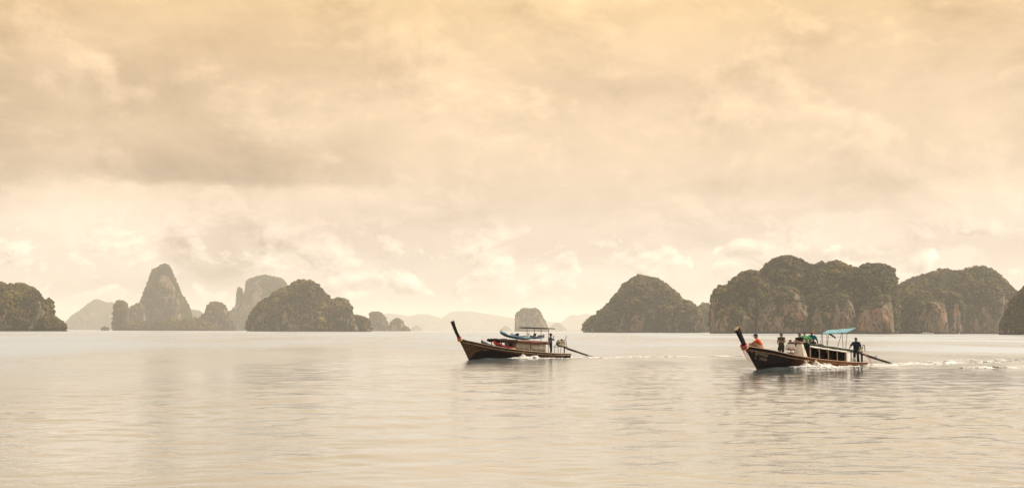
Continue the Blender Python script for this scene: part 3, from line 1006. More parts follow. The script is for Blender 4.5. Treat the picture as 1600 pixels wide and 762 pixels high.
# ------------------------------------------------------------------ hull
class Hull:
    def __init__(s, stern, stem, sheer, beam, full):
        s.stern, s.stem, s.sheer, s.beam, s.full = stern, np.array(stem), np.array(sheer), np.array(beam), full
        s.zk = -0.32

    def sheer_z(s, X):
        return float(np.interp(X, s.sheer[:, 0], s.sheer[:, 1]))

    def half(s, X):
        return float(np.interp(X, s.beam[:, 0], s.beam[:, 1]))

    def side(s, X, z):
        """half breadth of the hull at station X and height z"""
        Xs = np.interp(z, s.stem[:, 0], s.stem[:, 1])
        top = np.interp(s.sheer_z(min(X, s.sheer[-1, 0])), s.stem[:, 0], s.stem[:, 1])
        i = np.clip((X - s.stern) / (Xs - s.stern), 0, 1)
        Xg = s.stern + i * (top - s.stern)
        Xg = s.stern + i * (s.sheer[-1, 0] - s.stern)
        zg = s.sheer_z(Xg)
        j = np.clip((z - s.zk) / (zg - s.zk), 0, 1)
        pw = 0.34 + 0.62 * np.clip(i, 0, 1) ** 3
        return s.half(Xg) * j ** pw

    def grid(s, n=64, m=14, inset=0.0, jmin=0.0):
        P = np.zeros((n + 1, 2 * m + 1, 3))
        for a in range(n + 1):
            i = 1 - (1 - a / n) ** 1.25
            Xg = s.stern + i * (s.sheer[-1, 0] - s.stern)
            zg = s.sheer_z(Xg)
            b = max(s.half(Xg) - inset, 0.012)
            pw = 0.34 + 0.62 * i ** 3
            for k in range(-m, m + 1):
                j = jmin + (1 - jmin) * (abs(k) / m) ** 1.6
                z = s.zk + (zg - s.zk) * j
                Xs = np.interp(z, s.stem[:, 0], s.stem[:, 1]) - inset * 2
                X = s.stern + inset + i * (Xs - s.stern - inset)
                P[a, k + m] = (X, math.copysign(b * j ** pw, k) if k else 0, z)
        return P

    def build(s, root, mat, deck_drop, deck_mat, rail_mat, x_deck=None):
        m = 14
        P = s.grid(64, m)
        Q = s.grid(64, m, inset=0.045)
        Q[:, :, 2] = np.maximum(Q[:, :, 2], -0.2)
        Q[:, 0, 2], Q[:, -1, 2] = P[:, 0, 2], P[:, -1, 2]
        nr_, nc_ = P.shape[:2]
        v = np.concatenate([P.reshape(-1, 3), Q.reshape(-1, 3)])
        ix = np.arange(nr_ * nc_).reshape(nr_, nc_)
        iq = ix + nr_ * nc_
        F = [np.stack([ix[:-1, :-1], ix[1:, :-1], ix[1:, 1:], ix[:-1, 1:]], -1).reshape(-1, 4),
             np.stack([iq[:-1, :-1], iq[:-1, 1:], iq[1:, 1:], iq[1:, :-1]], -1).reshape(-1, 4)]
        for e in (0, nc_ - 1):                           # gunwale tops
            q = np.stack([ix[:-1, e], ix[1:, e], iq[1:, e], iq[:-1, e]], -1)
            F.append(q if e == 0 else q[:, ::-1])
        F.append(np.stack([ix[0, :-1], ix[0, 1:], iq[0, 1:], iq[0, :-1]], -1))
        F.append(np.stack([ix[-1, :-1], iq[-1, :-1], iq[-1, 1:], ix[-1, 1:]], -1))
        me = mesh_np('hull', v, F)
        link('hull', me, mat, root)
        # transom
        tr = MB()
        ring = [tuple(P[0, k] + np.array([-0.03, 0, 0])) for k in range(nc_)]
        ring2 = [tuple(P[0, k] + np.array([0.03, 0, 0])) for k in range(nc_)]
        tr.add(ring + ring2, [tuple(range(nc_))[::-1], tuple(range(nc_, 2 * nc_))] + [(k, (k + 1) % nc_, nc_ + (k + 1) % nc_, nc_ + k) for k in range(nc_)])
        tr.build('transom', mat, root)
        # rails: a capping strip each side and a rubbing strake below it
        for sg in (1, -1):
            rail, rub = [], []
            for a in range(nr_):
                q = P[a, -1 if sg > 0 else 0]
                rail.append((q[0], q[1] - sg * 0.02, q[2] + 0.022))
                zz = q[2] - 0.12 - 0.10 * a / nr_
                rub.append((q[0] - 0.05 * (a / nr_) ** 6, sg * (s.side(q[0], zz) + 0.014), zz))
            MB().tube(rail, 0.045, 6, flat=(1.35, 0.6)).build('gunwale', rail_mat, root)
            MB().tube(rub[:-3], 0.024, 6).build('rubbing_strake', rail_mat, root)
        # deck of cross planks, each its own piece
        x = s.stern + 0.1
        k = 0
        while x < s.sheer[-1, 0] - 0.45:
            wv = 0.30
            xm = x + wv / 2
            zd = s.sheer_z(xm) - deck_drop(xm)
            hb = s.side(xm, zd) - 0.055
            if hb > 0.06:
                hb2 = max(s.side(xm + wv / 2, zd) - 0.06, 0.03)
                th = 0.03
                pl = MB()
                a0, a1 = x + 0.006, x + wv - 0.006
                z0 = s.sheer_z(a0) - deck_drop(a0)
                z1 = s.sheer_z(a1) - deck_drop(a1)
                pl.add([(a0, -hb, z0 - th), (a1, -hb2, z1 - th), (a1, hb2, z1 - th), (a0, hb, z0 - th), (a0, -hb, z0), (a1, -hb2, z1), (a1, hb2, z1), (a0, hb, z0)],
                       [(0, 3, 2, 1), (4, 5, 6, 7), (0, 1, 5, 4), (1, 2, 6, 5), (2, 3, 7, 6), (3, 0, 4, 7)])
                pl.build('deck_plank', deck_mat, root)
            x += wv
            k += 1


def prow(root, pts, wid, thick, mat):
    """upswept stem head, wider at its top, with a pale cut end"""
    b = MB()
    pts = [Vector(q) for q in pts]
    n = len(pts)
    rings = []
    for i, q in enumerate(pts):
        tg = (pts[min(i + 1, n - 1)] - pts[max(0, i - 1)]).normalized()
        side = Vector((tg.z, 0, -tg.x))
        w2, t2 = wid[i] / 2, thick[i] / 2
        rings += [q + side * (w2 * cx) + Vector((0, t2 * cy, 0)) for cx, cy in ((-1, -.55), (-.75, -1), (.75, -1), (1, -.55), (1, .55), (.75, 1), (-.75, 1), (-1, .55))]
    k = 8
    f_ = [(i * k + j, i * k + (j + 1) % k, (i + 1) * k + (j + 1) % k, (i + 1) * k + j) for i in range(n - 1) for j in range(k)]
    f_ += [tuple(range(k))[::-1], tuple(range((n - 1) * k, n * k))]
    b.add(rings, f_)
    o = b.build('prow', mat, root, bevel=0.012)
    tg = (pts[-1] - pts[-2]).normalized()
    cap = [q + tg * h for h in (0.002, 0.03) for q in rings[-k:]]
    MB().add(cap, [(j, (j + 1) % k, k + (j + 1) % k, k + j) for j in range(k)] + [tuple(range(k))[::-1], tuple(range(k, 2 * k))]).build('end_cap', M['endgrain'], o)
    return o


def ribbon(mb, pts, wid, rng, side=(0, 1, 0)):
    """thin cloth strip with a bit of thickness"""
    pts = [Vector(q) for q in pts]
    sd_ = Vector(side)
    vs, fs = [], []
    for i, q in enumerate(pts):
        wv = wid * rng.uniform(0.7, 1.2)
        nrm = Vector((0.006, 0, 0))
        vs += [q - sd_ * wv / 2, q + sd_ * wv / 2, q + sd_ * wv / 2 + nrm, q - sd_ * wv / 2 + nrm]
    for i in range(len(pts) - 1):
        a = i * 4
        fs += [(a + j, a + (j + 1) % 4, a + 4 + (j + 1) % 4, a + 4 + j) for j in range(4)]
    fs += [(3, 2, 1, 0), tuple(len(vs) - 4 + j for j in range(4))]
    mb.add(vs, fs)


def garland(root, c, axis, rad):
    """bands of cloth wound round the stem"""
    rng = random.Random(3)
    ax = Vector(axis).normalized()
    for i, (mt, off) in enumerate((('ribbon_red', 0.0), ('ribbon_pink', 0.085), ('ribbon_yellow', -0.08), ('ribbon_red', 0.16))):
        b = MB()
        cc_ = Vector(c) + ax * off
        u = ax.orthogonal().normalized()
        v = ax.cross(u)
        pts = []
        for k in range(13):
            th = 2 * math.pi * k / 12
            rr = rad * rng.uniform(0.92, 1.1)
            pts.append(cc_ + (u * math.cos(th) + v * math.sin(th)) * rr)
        b.tube(pts, 0.045, 6)
        b.build('garland', M[mt], root, smooth=True)


def engine(root, base, pivot, tip, tiller, big=1.0):
    """car engine on a swivel frame with the long propeller shaft of the boat"""
    e = empty('engine', base)
    e.parent = root
    o = Vector(base)
    pv, tp = Vector(pivot) - o, Vector(tip) - o
    d_ = (tp - pv).normalized()
    up = Vector((0, 0, 1))
    rot = d_.to_track_quat('X', 'Z').to_matrix()
    b = MB()
    b.box(pv - d_ * 0.42 + up * 0.20, (0.52 * big, 0.34, 0.34), rot)
    b.box(pv - d_ * 0.42 + up * 0.42, (0.40 * big, 0.18, 0.14), rot)
    for k in range(4):
        b.tube([pv - d_ * (0.58 - 0.11 * k) + up * 0.30 + Vector((0, 0.15, 0)), pv - d_ * (0.58 - 0.11 * k) + up * 0.40 + Vector((0, 0.27, 0))], 0.025, 6)
    b.build('engine_block', M['engine'], e, bevel=0.02)
    MB().tube([pv - d_ * 0.80 + up * 0.22, pv - d_ * 0.70 + up * 0.20], 0.19, 14).build('flywheel', M['iron'], e)
    MB().ell(pv - d_ * 0.30 + up * 0.56, (0.16, 0.13, 0.08)).build('air_filter', M['iron'], e, smooth=True)
    MB().tube([pv - d_ * 0.25 + up * 0.35 + Vector((0, 0.18, 0)), pv - d_ * 0.12 + up * 0.62 + Vector((0, 0.2, 0)), pv + d_ * 0.02 + up * 0.60 + Vector((0, 0.2, 0)),
               pv + d_ * 0.10 + up * 0.20 + Vector((0, 0.18, 0))], 0.028, 8).build('exhaust_pipe', M['iron'], e)
    MB().tube([pv - d_ * 0.5 + up * 0.3 + Vector((0, -0.2, 0)), pv - d_ * 0.2 + up * 0.68 + Vector((0, -0.2, 0)), pv + d_ * 0.2 + up * 0.5 + Vector((0, -0.2, 0)),
               pv + d_ * 0.22 + up * 0.1 + Vector((0, -0.12, 0))], 0.022, 8).build('guard_hoop', M['steel'], e)
    fr = MB()
    for sg in (-1, 1):
        fr.tube([pv - d_ * 0.85 + Vector((0, sg * 0.2, 0.0)), pv + d_ * 0.25 + Vector((0, sg * 0.14, 0))], 0.032, 6)
    fr.box(pv - d_ * 0.8, (0.06, 0.44, 0.06), rot)
    fr.box(pv - d_ * 0.1, (0.08, 0.40, 0.06), rot)
    fr.tube([pv + up * -0.02, Vector((pv.x, pv.y, 0.0))], 0.055, 8)
    fr.build('engine_frame', M['iron'], e)
    sh = MB()
    ln = (tp - pv).length
    sh.tube([pv, pv + d_ * ln * 0.42, pv + d_ * ln * 0.44, pv + d_ * ln * 0.80, pv + d_ * ln * 0.81, tp], [0.075, 0.068, 0.055, 0.052, 0.036, 0.034], 10)
    sh.build('drive_shaft', M['rust'], e)
    MB().tube([pv + d_ * ln * 0.1 - up * 0.10, pv + d_ * ln * 0.8 - up * 0.07], 0.022, 6).build('stay_rod', M['iron'], e)
    pr = MB()
    for k in range(3):
        a = k * 2.094 + 0.4
        q = rot @ Vector((0, math.cos(a), math.sin(a)))
        r2 = q.to_track_quat('Y', 'X').to_matrix()
        pr.box(tp + q * 0.09 - d_ * 0.06, (0.02, 0.15, 0.07), r2)
    pr.tube([tp - d_ * 0.10, tp + d_ * 0.02], 0.035, 8)
    pr.build('propeller', M['steel'], e)
    MB().tube([Vector(q) - o for q in tiller], 0.02, 8, round_=True).build('tiller_handle', M['steel'], e)
    return e


def seg_box(b, p0, p1, w, h):
    """a beam of section w x h from p0 to p1"""
    p0, p1 = Vector(p0), Vector(p1)
    r_ = (p1 - p0).to_track_quat('X', 'Z').to_matrix()
    b.box((p0 + p1) / 2, ((p1 - p0).length, w, h), r_)


def slab(b, xs_, zf, half_, th, camber=0.05, ny=6, lump=0.0, rng=None):
    """cambered roof sheet; top and bottom skins"""
    n = len(xs_)
    vs = []
    for s_ in (1, 0):
        for x in xs_:
            for k in range(ny + 1):
                y = -half_ + 2 * half_ * k / ny
                z = zf(x) + camber * (1 - (y / half_) ** 2) - (0 if s_ else th)
                if lump and rng:
                    z += rng.uniform(-lump, lump) * (1 if s_ else 0.3)
                vs.append((x, y, z))
    c = ny + 1
    fs = []
    o = n * c
    for i in range(n - 1):
        for k in range(ny):
            a = i * c + k
            fs += [(a, a + 1, a + c + 1, a + c)[::-1], (o + a, o + a + 1, o + a + c + 1, o + a + c)]
    for i in range(n - 1):
        a, e = i * c, i * c + ny
        fs += [(a, a + c, o + a + c, o + a)[::-1], (e, e + c, o + e + c, o + e)]
    for k in range(ny):
        fs += [(k, k + 1, o + k + 1, o + k), ((n - 1) * c + k, (n - 1) * c + k + 1, o + (n - 1) * c + k + 1, o + (n - 1) * c + k)[::-1]]
    b.add(vs, fs)


# ------------------------------------------------------------------ boat 1: the kayak carrier
rng1 = random.Random(1)
b1 = empty('longtail_boat', (*P1.o, 0), (0, 0, P1.rz), label='weathered brown longtail boat carrying kayaks, pale curtained cabin, no passengers at its bow', cat='boat', group='longtail boats under way')
H1 = Hull(-5.4, [(-0.32, 4.85), (0, 5.2), (0.6, 5.52), (1.1, 5.82), (1.76, 6.22)],
          [(-5.4, 0.42), (-3.6, 0.46), (-1.77, 0.57), (0, 0.70), (1.95, 0.89), (3.5, 1.13), (4.73, 1.39), (5.6, 1.58), (6.22, 1.76)],
          [(-5.4, 0.62), (-4, 0.80), (-2, 0.92), (0, 0.96), (2, 0.90), (3.5, 0.70), (4.7, 0.44), (5.6, 0.20), (6.22, 0.045)], 1)
H1.build(b1, M['hull1'], lambda x: 0.22 if x < 2 else 0.22 + 0.05 * (x - 2), M['deck'], M['railpale'])
prow(b1, [(5.55, 0, 1.05), (5.9, 0, 1.45), (6.22, 0, 1.9), (6.47, 0, 2.3), (6.67, 0, 2.72), (6.86, 0, 3.17)], [0.16, 0.24, 0.26, 0.26, 0.28, 0.33], [0.08, 0.11, 0.13, 0.14, 0.15, 0.18], M['darkwood'])
garland(b1, (6.1, 0, 1.68), (0.35, 0, 0.9), 0.15)
rb = MB()
ribbon(rb, [(6.22, 0.05, 1.6), (6.24, 0.07, 1.3), (6.20, 0.06, 1.0), (6.14, 0.08, 0.7), (6.05, 0.06, 0.44)], 0.07, rng1, (0.5, 0.7, 0))
rb.build('hanging_ribbon', M['ribbon_red'], b1)
rb = MB()
ribbon(rb, [(6.26, -0.02, 1.6), (6.27, -0.01, 1.25), (6.22, 0.0, 0.95)], 0.06, rng1, (0.5, 0.7, 0))
rb.build('hanging_ribbon', M['ribbon_yellow'], b1)


def z1(x):
    return 1.37 + (x + 2.6) * 0.047


rf = MB()
slab(rf, np.linspace(-2.62, 2.5, 18), lambda x: z1(x) + 0.06, 0.74, 0.07, 0.07, 6, 0.012, rng1)
roof1 = rf.build('roof', M['roof_red'], b1)
for (xa, xb, mt, rr) in ((0.75, 2.62, 'tarp_brown', 0.15), (-2.66, 0.80, 'roof_red', 0.135)):
    for sg in (1, -1):
        pts = [(x, sg * (0.74 + rng1.uniform(-.015, .015)), z1(x) + rng1.uniform(-.015, .015)) for x in np.linspace(xa, xb, 11)]
        MB().tube(pts, [rr * rng1.uniform(0.8, 1.15) for _ in pts], 8, round_=True).build('rolled_awning', M[mt], roof1, smooth=True)
MB().tube([(2.56, y, z1(2.55) + 0.03 + 0.05 * (1 - y * y)) for y in np.linspace(-0.74, 0.74, 7)], 0.07, 8).build('front_roll', M['tarp_brown'], roof1, smooth=True)
for x in (2.3, 0.86, -0.78, -2.42):
    for sg in (1, -1):
        zb = H1.sheer_z(x) - 0.2
        seg_box(pb := MB(), (x, sg * 0.70, zb), (x, sg * 0.70, z1(x) + 0.01), 0.05, 0.06)
        pb.build('roof_post', M['post'], b1)
for sg in (1, -1):
    for xa, xb in ((0.80, -0.72), (-0.84, -1.62), (-1.66, -2.37)):
        c = MB()
        nx = 12
        top, bot = [], []
        for k in range(nx + 1):
            x = xa + (xb - xa) * k / nx
            wv = 0.018 * math.sin(k * 1.9 + x)
            top.append((x, sg * (0.73 + wv * 0.5), z1(x) - 0.03))
            bot.append((x, sg * (0.73 + wv), H1.sheer_z(x) - 0.05))
        vs = top + bot + [(q[0], q[1] - sg * 0.008, q[2]) for q in top + bot]
        n_ = nx + 1
        fs = [(k, k + 1, n_ + k + 1, n_ + k) for k in range(nx)] + [(2 * n_ + k, 3 * n_ + k, 3 * n_ + k + 1, 2 * n_ + k + 1) for k in range(nx)]
        fs += [(0, n_, 3 * n_, 2 * n_), (nx, 2 * n_ + nx, 3 * n_ + nx, n_ + nx)]
        fs += [(k, 2 * n_ + k, 2 * n_ + k + 1, k + 1) for k in range(nx)] + [(n_ + k, n_ + k + 1, 3 * n_ + k + 1, 3 * n_ + k) for k in range(nx)]
        c.add(vs, fs)
        c.build('side_curtain', M['curtain'], b1, smooth=True)
bk = MB()
bk.box((-2.44, 0, 0.95), (0.02, 1.36, 0.72))
bk.build('end_curtain', M['curtain'], b1)
bk = MB()
bk.box((0.88, 0, 1.12), (0.02, 1.36, 0.72))
bk.build('end_curtain', M['curtain'], b1)
# thin flat sun canopy on two pairs of posts
cn_ = MB()
slab(cn_, np.linspace(-3.62, -0.62, 10), lambda x: 2.60 + (x + 3.6) * 0.028, 0.62, 0.025, 0.05, 6, 0.012, rng1)
can1 = cn_.build('sun_canopy', M['tarp_brown'], b1)
for x in (-1.35, -2.92):
    for sg in (1, -1):
        MB().tube([(x, sg * 0.5, H1.sheer_z(x) - 0.2 if x < -2.7 else z1(x) + 0.05), (x - 0.02, sg * 0.5, 2.62)], 0.025, 6).build('canopy_post', M['post'], b1)
for sg in (1, -1):
    MB().tube([(-0.6, sg * 0.55, 2.655), (-3.64, sg * 0.55, 2.575)], 0.022, 6).build('canopy_rail', M['rust'], can1)
engine(b1, (-5.0, 0, 0.2), (-5.15, 0, 0.98), (-8.5, 0, 0.10), [(-4.35, 0.0, 1.18), (-4.0, 0.05, 1.16), (-3.86, 0.1, 1.12)], 1.5)
st_ = MB()
for x in (-4.25, -4.95):
    for sg in (1, -1):
        st_.tube([(x, sg * 0.24, 0.18), (x, sg * 0.22, 1.02)], 0.024, 6)
seg_box(st_, (-4.1, 0.24, 1.04), (-5.35, 0.22, 1.04), 0.05, 0.06)
seg_box(st_, (-4.1, -0.24, 1.04), (-5.35, -0.22, 1.04), 0.05, 0.06)
st_.build('engine_mount', M['iron'], b1)
MB().tube([(-5.0, 0.12, 1.25), (-5.05, 0.14, 1.62), (-5.22, 0.14, 1.78), (-5.30, 0.14, 2.0)], 0.024, 8).build('exhaust_stack', M['iron'], b1)
MB().tube([(-5.4, 0.0, 0.80), (-5.75, -0.02, 0.82), (-5.95, -0.1, 0.84)], 0.02, 8).build('steering_lever', M['steel'], b1)


def at1(X, Y, Z):
    x, y = P1.world(X, Y)
    return (x, y, Z)


def kayak(name, label, pose, X0, X1, y0, y1, z0, z1_, mat, seats, width=0.74, tip=0.28):
    """sit-on-top kayak from bow (X0) to stern (X1) in boat coordinates"""
    p0, p1 = Vector((X0, y0, z0)), Vector((X1, y1, z1_))
    L = (p1 - p0).length
    mid = (p0 + p1) / 2
    wx_, wy_ = pose.world(mid.x, mid.y)
    root = empty(name, (wx_, wy_, mid.z), label=label, cat='kayak', group='kayaks carried on the left boat')
    loc = Matrix.Rotation(pose.rz, 4, 'Z') @ (p0 - p1).to_track_quat('X', 'Z').to_matrix().to_4x4()
    root.rotation_euler = loc.to_euler()
    n, k = 26, 16
    vs = []
    for i in range(n + 1):
        u = -1 + 2 * i / n
        ww = width / 2 * max(0.03, (1 - abs(u) ** 2.3)) ** 0.75
        keel = -0.02 + tip * abs(u) ** 3.2
        deckz = 0.27 + (tip + 0.03) * abs(u) ** 3.0 * 0.62 - (0.07 if abs(u) < 0.62 else 0) + (0.03 if abs(abs(u) - 0.72) < 0.1 else 0)
        for j in range(k):
            th = 2 * math.pi * j / k
            c, s_ = math.cos(th), math.sin(th)
            yy = ww * math.copysign(abs(c) ** 0.7, c)
            if s_ >= 0:
                zz = 0.16 + 0.05 * abs(u) ** 3 + (deckz - 0.16 - 0.05 * abs(u) ** 3) * abs(s_) ** 0.8
            else:
                zz = 0.16 + 0.05 * abs(u) ** 3 - (0.16 + 0.05 * abs(u) ** 3 - keel) * abs(s_) ** 0.7
            vs.append((u * L / 2, yy, zz))
    fs = [(i * k + j, (i + 1) * k + j, (i + 1) * k + (j + 1) % k, i * k + (j + 1) % k) for i in range(n) for j in range(k)]
    fs += [tuple(range(k)), tuple(range(n * k, (n + 1) * k))[::-1]]
    MB().add(vs, fs).build('hull', M[mat], root, smooth=True)
    for (u, sm) in seats:
        bb = MB()
        x = u * L / 2
        bb.box((x - 0.2, 0, 0.34), (0.07, 0.40, 0.26), Matrix.Rotation(R(-18), 3, 'Y'))
        bb.box((x + 0.02, 0, 0.225), (0.38, 0.40, 0.05))
        bb.build('seat_back', M[sm], root, bevel=0.02)
    for u in (0.93, -0.93):
        x = u * L / 2
        MB().tube([(x - 0.08, 0, 0.30 + tip * 0.6), (x, 0, 0.36 + tip * 0.6), (x + 0.08, 0, 0.32 + tip * 0.62)], 0.014, 6).build('carry_handle', M['black'], root)
    return root


kayak('kayak', 'teal kayak with upturned tip lying foremost on the cabin roof', P1, 2.25, -1.15, 0.40, 0.34, 1.98, 1.52, 'kayak_teal', [(0.05, 'black'), (-0.62, 'white')], tip=0.24)
kayak('kayak', 'pale blue kayak further aft on the roof, beside the helmsman', P1, 0.5, -2.75, -0.40, 0.16, 1.80, 1.70, 'kayak_pale', [(0.1, 'white'), (-0.30, 'black')], tip=0.14, width=0.76)
kayak('kayak', 'red kayak sloping down the foredeck under the cabin roof', P1, 2.95, -0.6, 0.36, 0.30, 1.17, 0.58, 'kayak_red', [(0.1, 'black')], tip=0.22)
kayak('kayak', 'dark navy kayak with its tip showing ahead of the red one', P1, 3.75, -0.2, -0.28, -0.38, 1.20, 0.56, 'kayak_black', [(0.1, 'black')], tip=0.26)
bg_ = MB()
bg_.tube([(0, -0.28, 0.19), (0, -0.1, 0.2), (0, 0.12, 0.2), (0, 0.28, 0.19)], [0.15, 0.19, 0.18, 0.14], 10, round_=True)
bag = bg_.build('dry_bag', M['orange_bag'], smooth=True, label='orange bag stowed beside the pale cabin curtain of the kayak boat', cat='bag')
bag.location, bag.rotation_euler = at1(1.15, 0.55, 0.62), (0, 0, P1.rz + 1.2)

# ------------------------------------------------------------------ boat 2: the passenger boat
rng2 = random.Random(2)
b2 = empty('longtail_boat', (*P2.o, 0), (0, 0, P2.rz), label='dark longtail boat full of passengers with lettered bow and light blue awning', cat='boat', group='longtail boats under way')
H2 = Hull(-6.6, [(-0.32, 4.85), (0, 5.2), (0.5, 5.62), (1.0, 6.05), (1.47, 6.45)],
          [(-6.6, 0.25), (-5, 0.28), (-3.5, 0.34), (-1.5, 0.46), (0, 0.56), (1.06, 0.66), (2.95, 0.89), (4.31, 1.16), (5.4, 1.33), (6.45, 1.49)],
          [(-6.6, 0.62), (-5, 0.80), (-2.5, 0.93), (0, 0.97), (2, 0.90), (3.5, 0.74), (4.7, 0.50), (5.7, 0.24), (6.45, 0.05)], 1)
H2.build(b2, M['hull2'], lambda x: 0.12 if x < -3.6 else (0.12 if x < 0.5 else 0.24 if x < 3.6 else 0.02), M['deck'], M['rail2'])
prow(b2, [(5.85, 0, 0.95), (6.2, 0, 1.3), (6.47, 0, 1.6), (6.72, 0, 1.95), (6.95, 0, 2.28), (7.17, 0, 2.58)], [0.18, 0.26, 0.30, 0.32, 0.35, 0.42], [0.09, 0.13, 0.17, 0.19, 0.21, 0.24], M['darkwood'])
garland(b2, (6.42, 0, 1.42), (0.55, 0, 0.8), 0.19)
for k in range(3):
    rb = MB()
    ribbon(rb, [(6.5 - 0.04 * k, 0.1 * k - 0.05, 1.35), (6.42, 0.1 * k - 0.05, 1.05), (6.25, 0.1 * k - 0.04, 0.8), (6.05 - 0.05 * k, 0.07 * k, 0.55)], 0.08, rng2, (0.4, 0.8, 0))
    rb.build('hanging_ribbon', M[('ribbon_red', 'ribbon_pink', 'ribbon_red')[k]], b2)


def z2(x):
    return 1.50 + (x - 0.55) * 0.094


def sill2(x):
    return H2.sheer_z(x) + 0.03


posts2 = [0.50, -0.53, -1.56, -2.59, -3.62]
for sg in (1, -1):
    for x in posts2:
        seg_box(pb := MB(), (x, sg * 0.80, H2.sheer_z(x) - 0.14), (x, sg * 0.80, z2(x) - 0.02), 0.06, 0.10)
        pb.build('cabin_post', M['post'], b2)
    sb = MB()
    seg_box(sb, (0.62, sg * 0.86, sill2(0.62)), (-1.5, sg * 0.88, sill2(-1.5)), 0.10, 0.05)
    seg_box(sb, (-1.502, sg * 0.88, sill2(-1.5)), (-3.75, sg * 0.86, sill2(-3.75)), 0.10, 0.05)
    sb.build('window_sill', M['rail2'], b2)
    for xa, xb in zip(posts2[:-1], posts2[1:]):
        aw = MB()
        pts = [(x, sg * 0.845, z2(x) - 0.06 - 0.015 * math.sin(3.1 * i / 6)) for i, x in enumerate(np.linspace(xa + 0.04, xb + 0.02, 7))]
        aw.tube(pts, [0.047 * rng2.uniform(0.85, 1.15) for _ in pts], 8, flat=(0.8, 1.15), round_=True)
        aw.build('rolled_curtain', M['canvas'], b2, smooth=True)
for xa, xb in zip(posts2[:-1], posts2[1:]):               # dark cloths added along the far side to keep the windows dark
    c = MB()
    c.box(((xa + xb) / 2, -0.74, (H2.sheer_z((xa + xb) / 2) + z2((xa + xb) / 2)) / 2 - 0.05), (0.95, 0.02, 0.98), Matrix.Rotation(R(-5.2), 3, 'Y'))
    c.build('side_curtain', M['dark_sheet'], b2)
c = MB()
c.box((0.40, -0.02, 1.0), (0.02, 1.40, 0.84))
c.build('front_curtain', M['dark_sheet'], b2)
c = MB()
c.box((-3.60, 0.0, 0.72), (0.02, 1.40, 0.74))
c.build('rear_dark_sheet', M['dark_sheet'], b2)  # dark sheet added before the pale panel, in place of interior shade
c = MB()
c.box((-3.70, 0.0, 0.72), (0.03, 1.50, 0.74))
c.build('rear_panel', M['canvas'], b2, bevel=0.006)
c = MB()
c.box((-3.95, 0.80, 0.66), (0.34, 0.025, 0.66))
c.build('side_panel', M['white'], b2, bevel=0.006)
for x in (-0.1, -1.05, -2.05, -3.05):
    bn = MB()
    bn.box((x, 0, H2.sheer_z(x) + 0.22), (0.36, 1.40, 0.05))
    bn.box((x - 0.18, 0, H2.sheer_z(x) + 0.44), (0.05, 1.40, 0.36))
    bn.box((x, 0.5, H2.sheer_z(x) + 0.03), (0.06, 0.06, 0.34))
    bn.box((x, -0.5, H2.sheer_z(x) + 0.03), (0.06, 0.06, 0.34))
    bn.build('bench', M['darkwood'], b2)
rf = MB()
slab(rf, np.linspace(-4.35, 0.68, 20), lambda x: z2(x) + 0.105, 0.80, 0.10, 0.07, 8, 0.016, rng2)
roof2 = rf.build('roof', M['tarp_green'], b2)
for sg in (1, -1):
    pts = [(x, sg * (0.80 + rng2.uniform(-.012, .012)), z2(x) + 0.075 + rng2.uniform(-.012, .012)) for x in np.linspace(-4.38, 0.70, 16)]
    MB().tube(pts, [0.07 * rng2.uniform(0.8, 1.15) for _ in pts], 8, round_=True).build('roof_edge_roll', M['tarp_green'], roof2, smooth=True)
MB().tube([(0.70, y, z2(0.7) + 0.09 + 0.06 * (1 - y * y)) for y in np.linspace(-0.80, 0.80, 8)], 0.062, 8).build('roof_edge_roll', M['tarp_green'], roof2, smooth=True)

# blue awning, stretched with one side low
ca, cb, cc2, cdn = Vector((-1.33, 0.45, 2.27)), Vector((-2.85, -0.18, 2.50)), Vector((-6.55, -0.28, 2.67)), Vector((-4.31, 0.45, 2.36))
ng = 12
vs = []
for s_ in (0, 0.014):
    for i in range(ng + 1):
        for j in range(ng + 1):
            u, v = i / ng, j / ng
            q = (ca * (1 - u) + cdn * u) * (1 - v) + (cb * (1 - u) + cc2 * u) * v
            sag = -0.05 * math.sin(math.pi * v) * (0.5 + 0.5 * abs(math.sin(2 * math.pi * u))) + 0.012 * math.sin(u * 17 + v * 5)
            vs.append(q + Vector((0, 0, sag - s_)))
g1 = (ng + 1) ** 2
fs = []
for i in range(ng):
    for j in range(ng):
        a = i * (ng + 1) + j
        fs += [(a, a + 1, a + ng + 2, a + ng + 1)[::-1], (g1 + a, g1 + a + 1, g1 + a + ng + 2, g1 + a + ng + 1)]
for i in range(ng):
    a, e = i * (ng + 1), i * (ng + 1) + ng
    fs += [(a, a + ng + 1, g1 + a + ng + 1, g1 + a)[::-1], (e, e + ng + 1, g1 + e + ng + 1, g1 + e)]
    fs += [(i, i + 1, g1 + i + 1, g1 + i), (ng * (ng + 1) + i, ng * (ng + 1) + i + 1, g1 + ng * (ng + 1) + i + 1, g1 + ng * (ng + 1) + i)[::-1]]
awn = MB().add(vs, fs).build('awning', M['tarp_blue'], b2, smooth=False)
for p0, p1 in (((-1.20, 0.45, 0), ca), ((-1.42, 0.45, 0), ca + Vector((-0.12, 0.0, 0.01))), ((-1.95, 0.45, 0), ca + Vector((-0.62, 0.0, 0.02))), ((-3.85, 0.45, 0), cdn + Vector((0.55, 0, -0.02))), ((-4.28, 0.35, 0), cdn + Vector((-0.2, -0.1, 0.03))), ((-3.0, -0.3, 0), cb + Vector((-0.3, 0.02, -0.02))), ((-4.32, -0.4, 0), cb * 0.45 + cc2 * 0.55)):
    zb = z2(p0[0]) + 0.06
    MB().tube([(p0[0], p0[1], zb), (p1.x, p1.y, p1.z - 0.02)], 0.018, 6).build('awning_pole', M['rust'], b2)
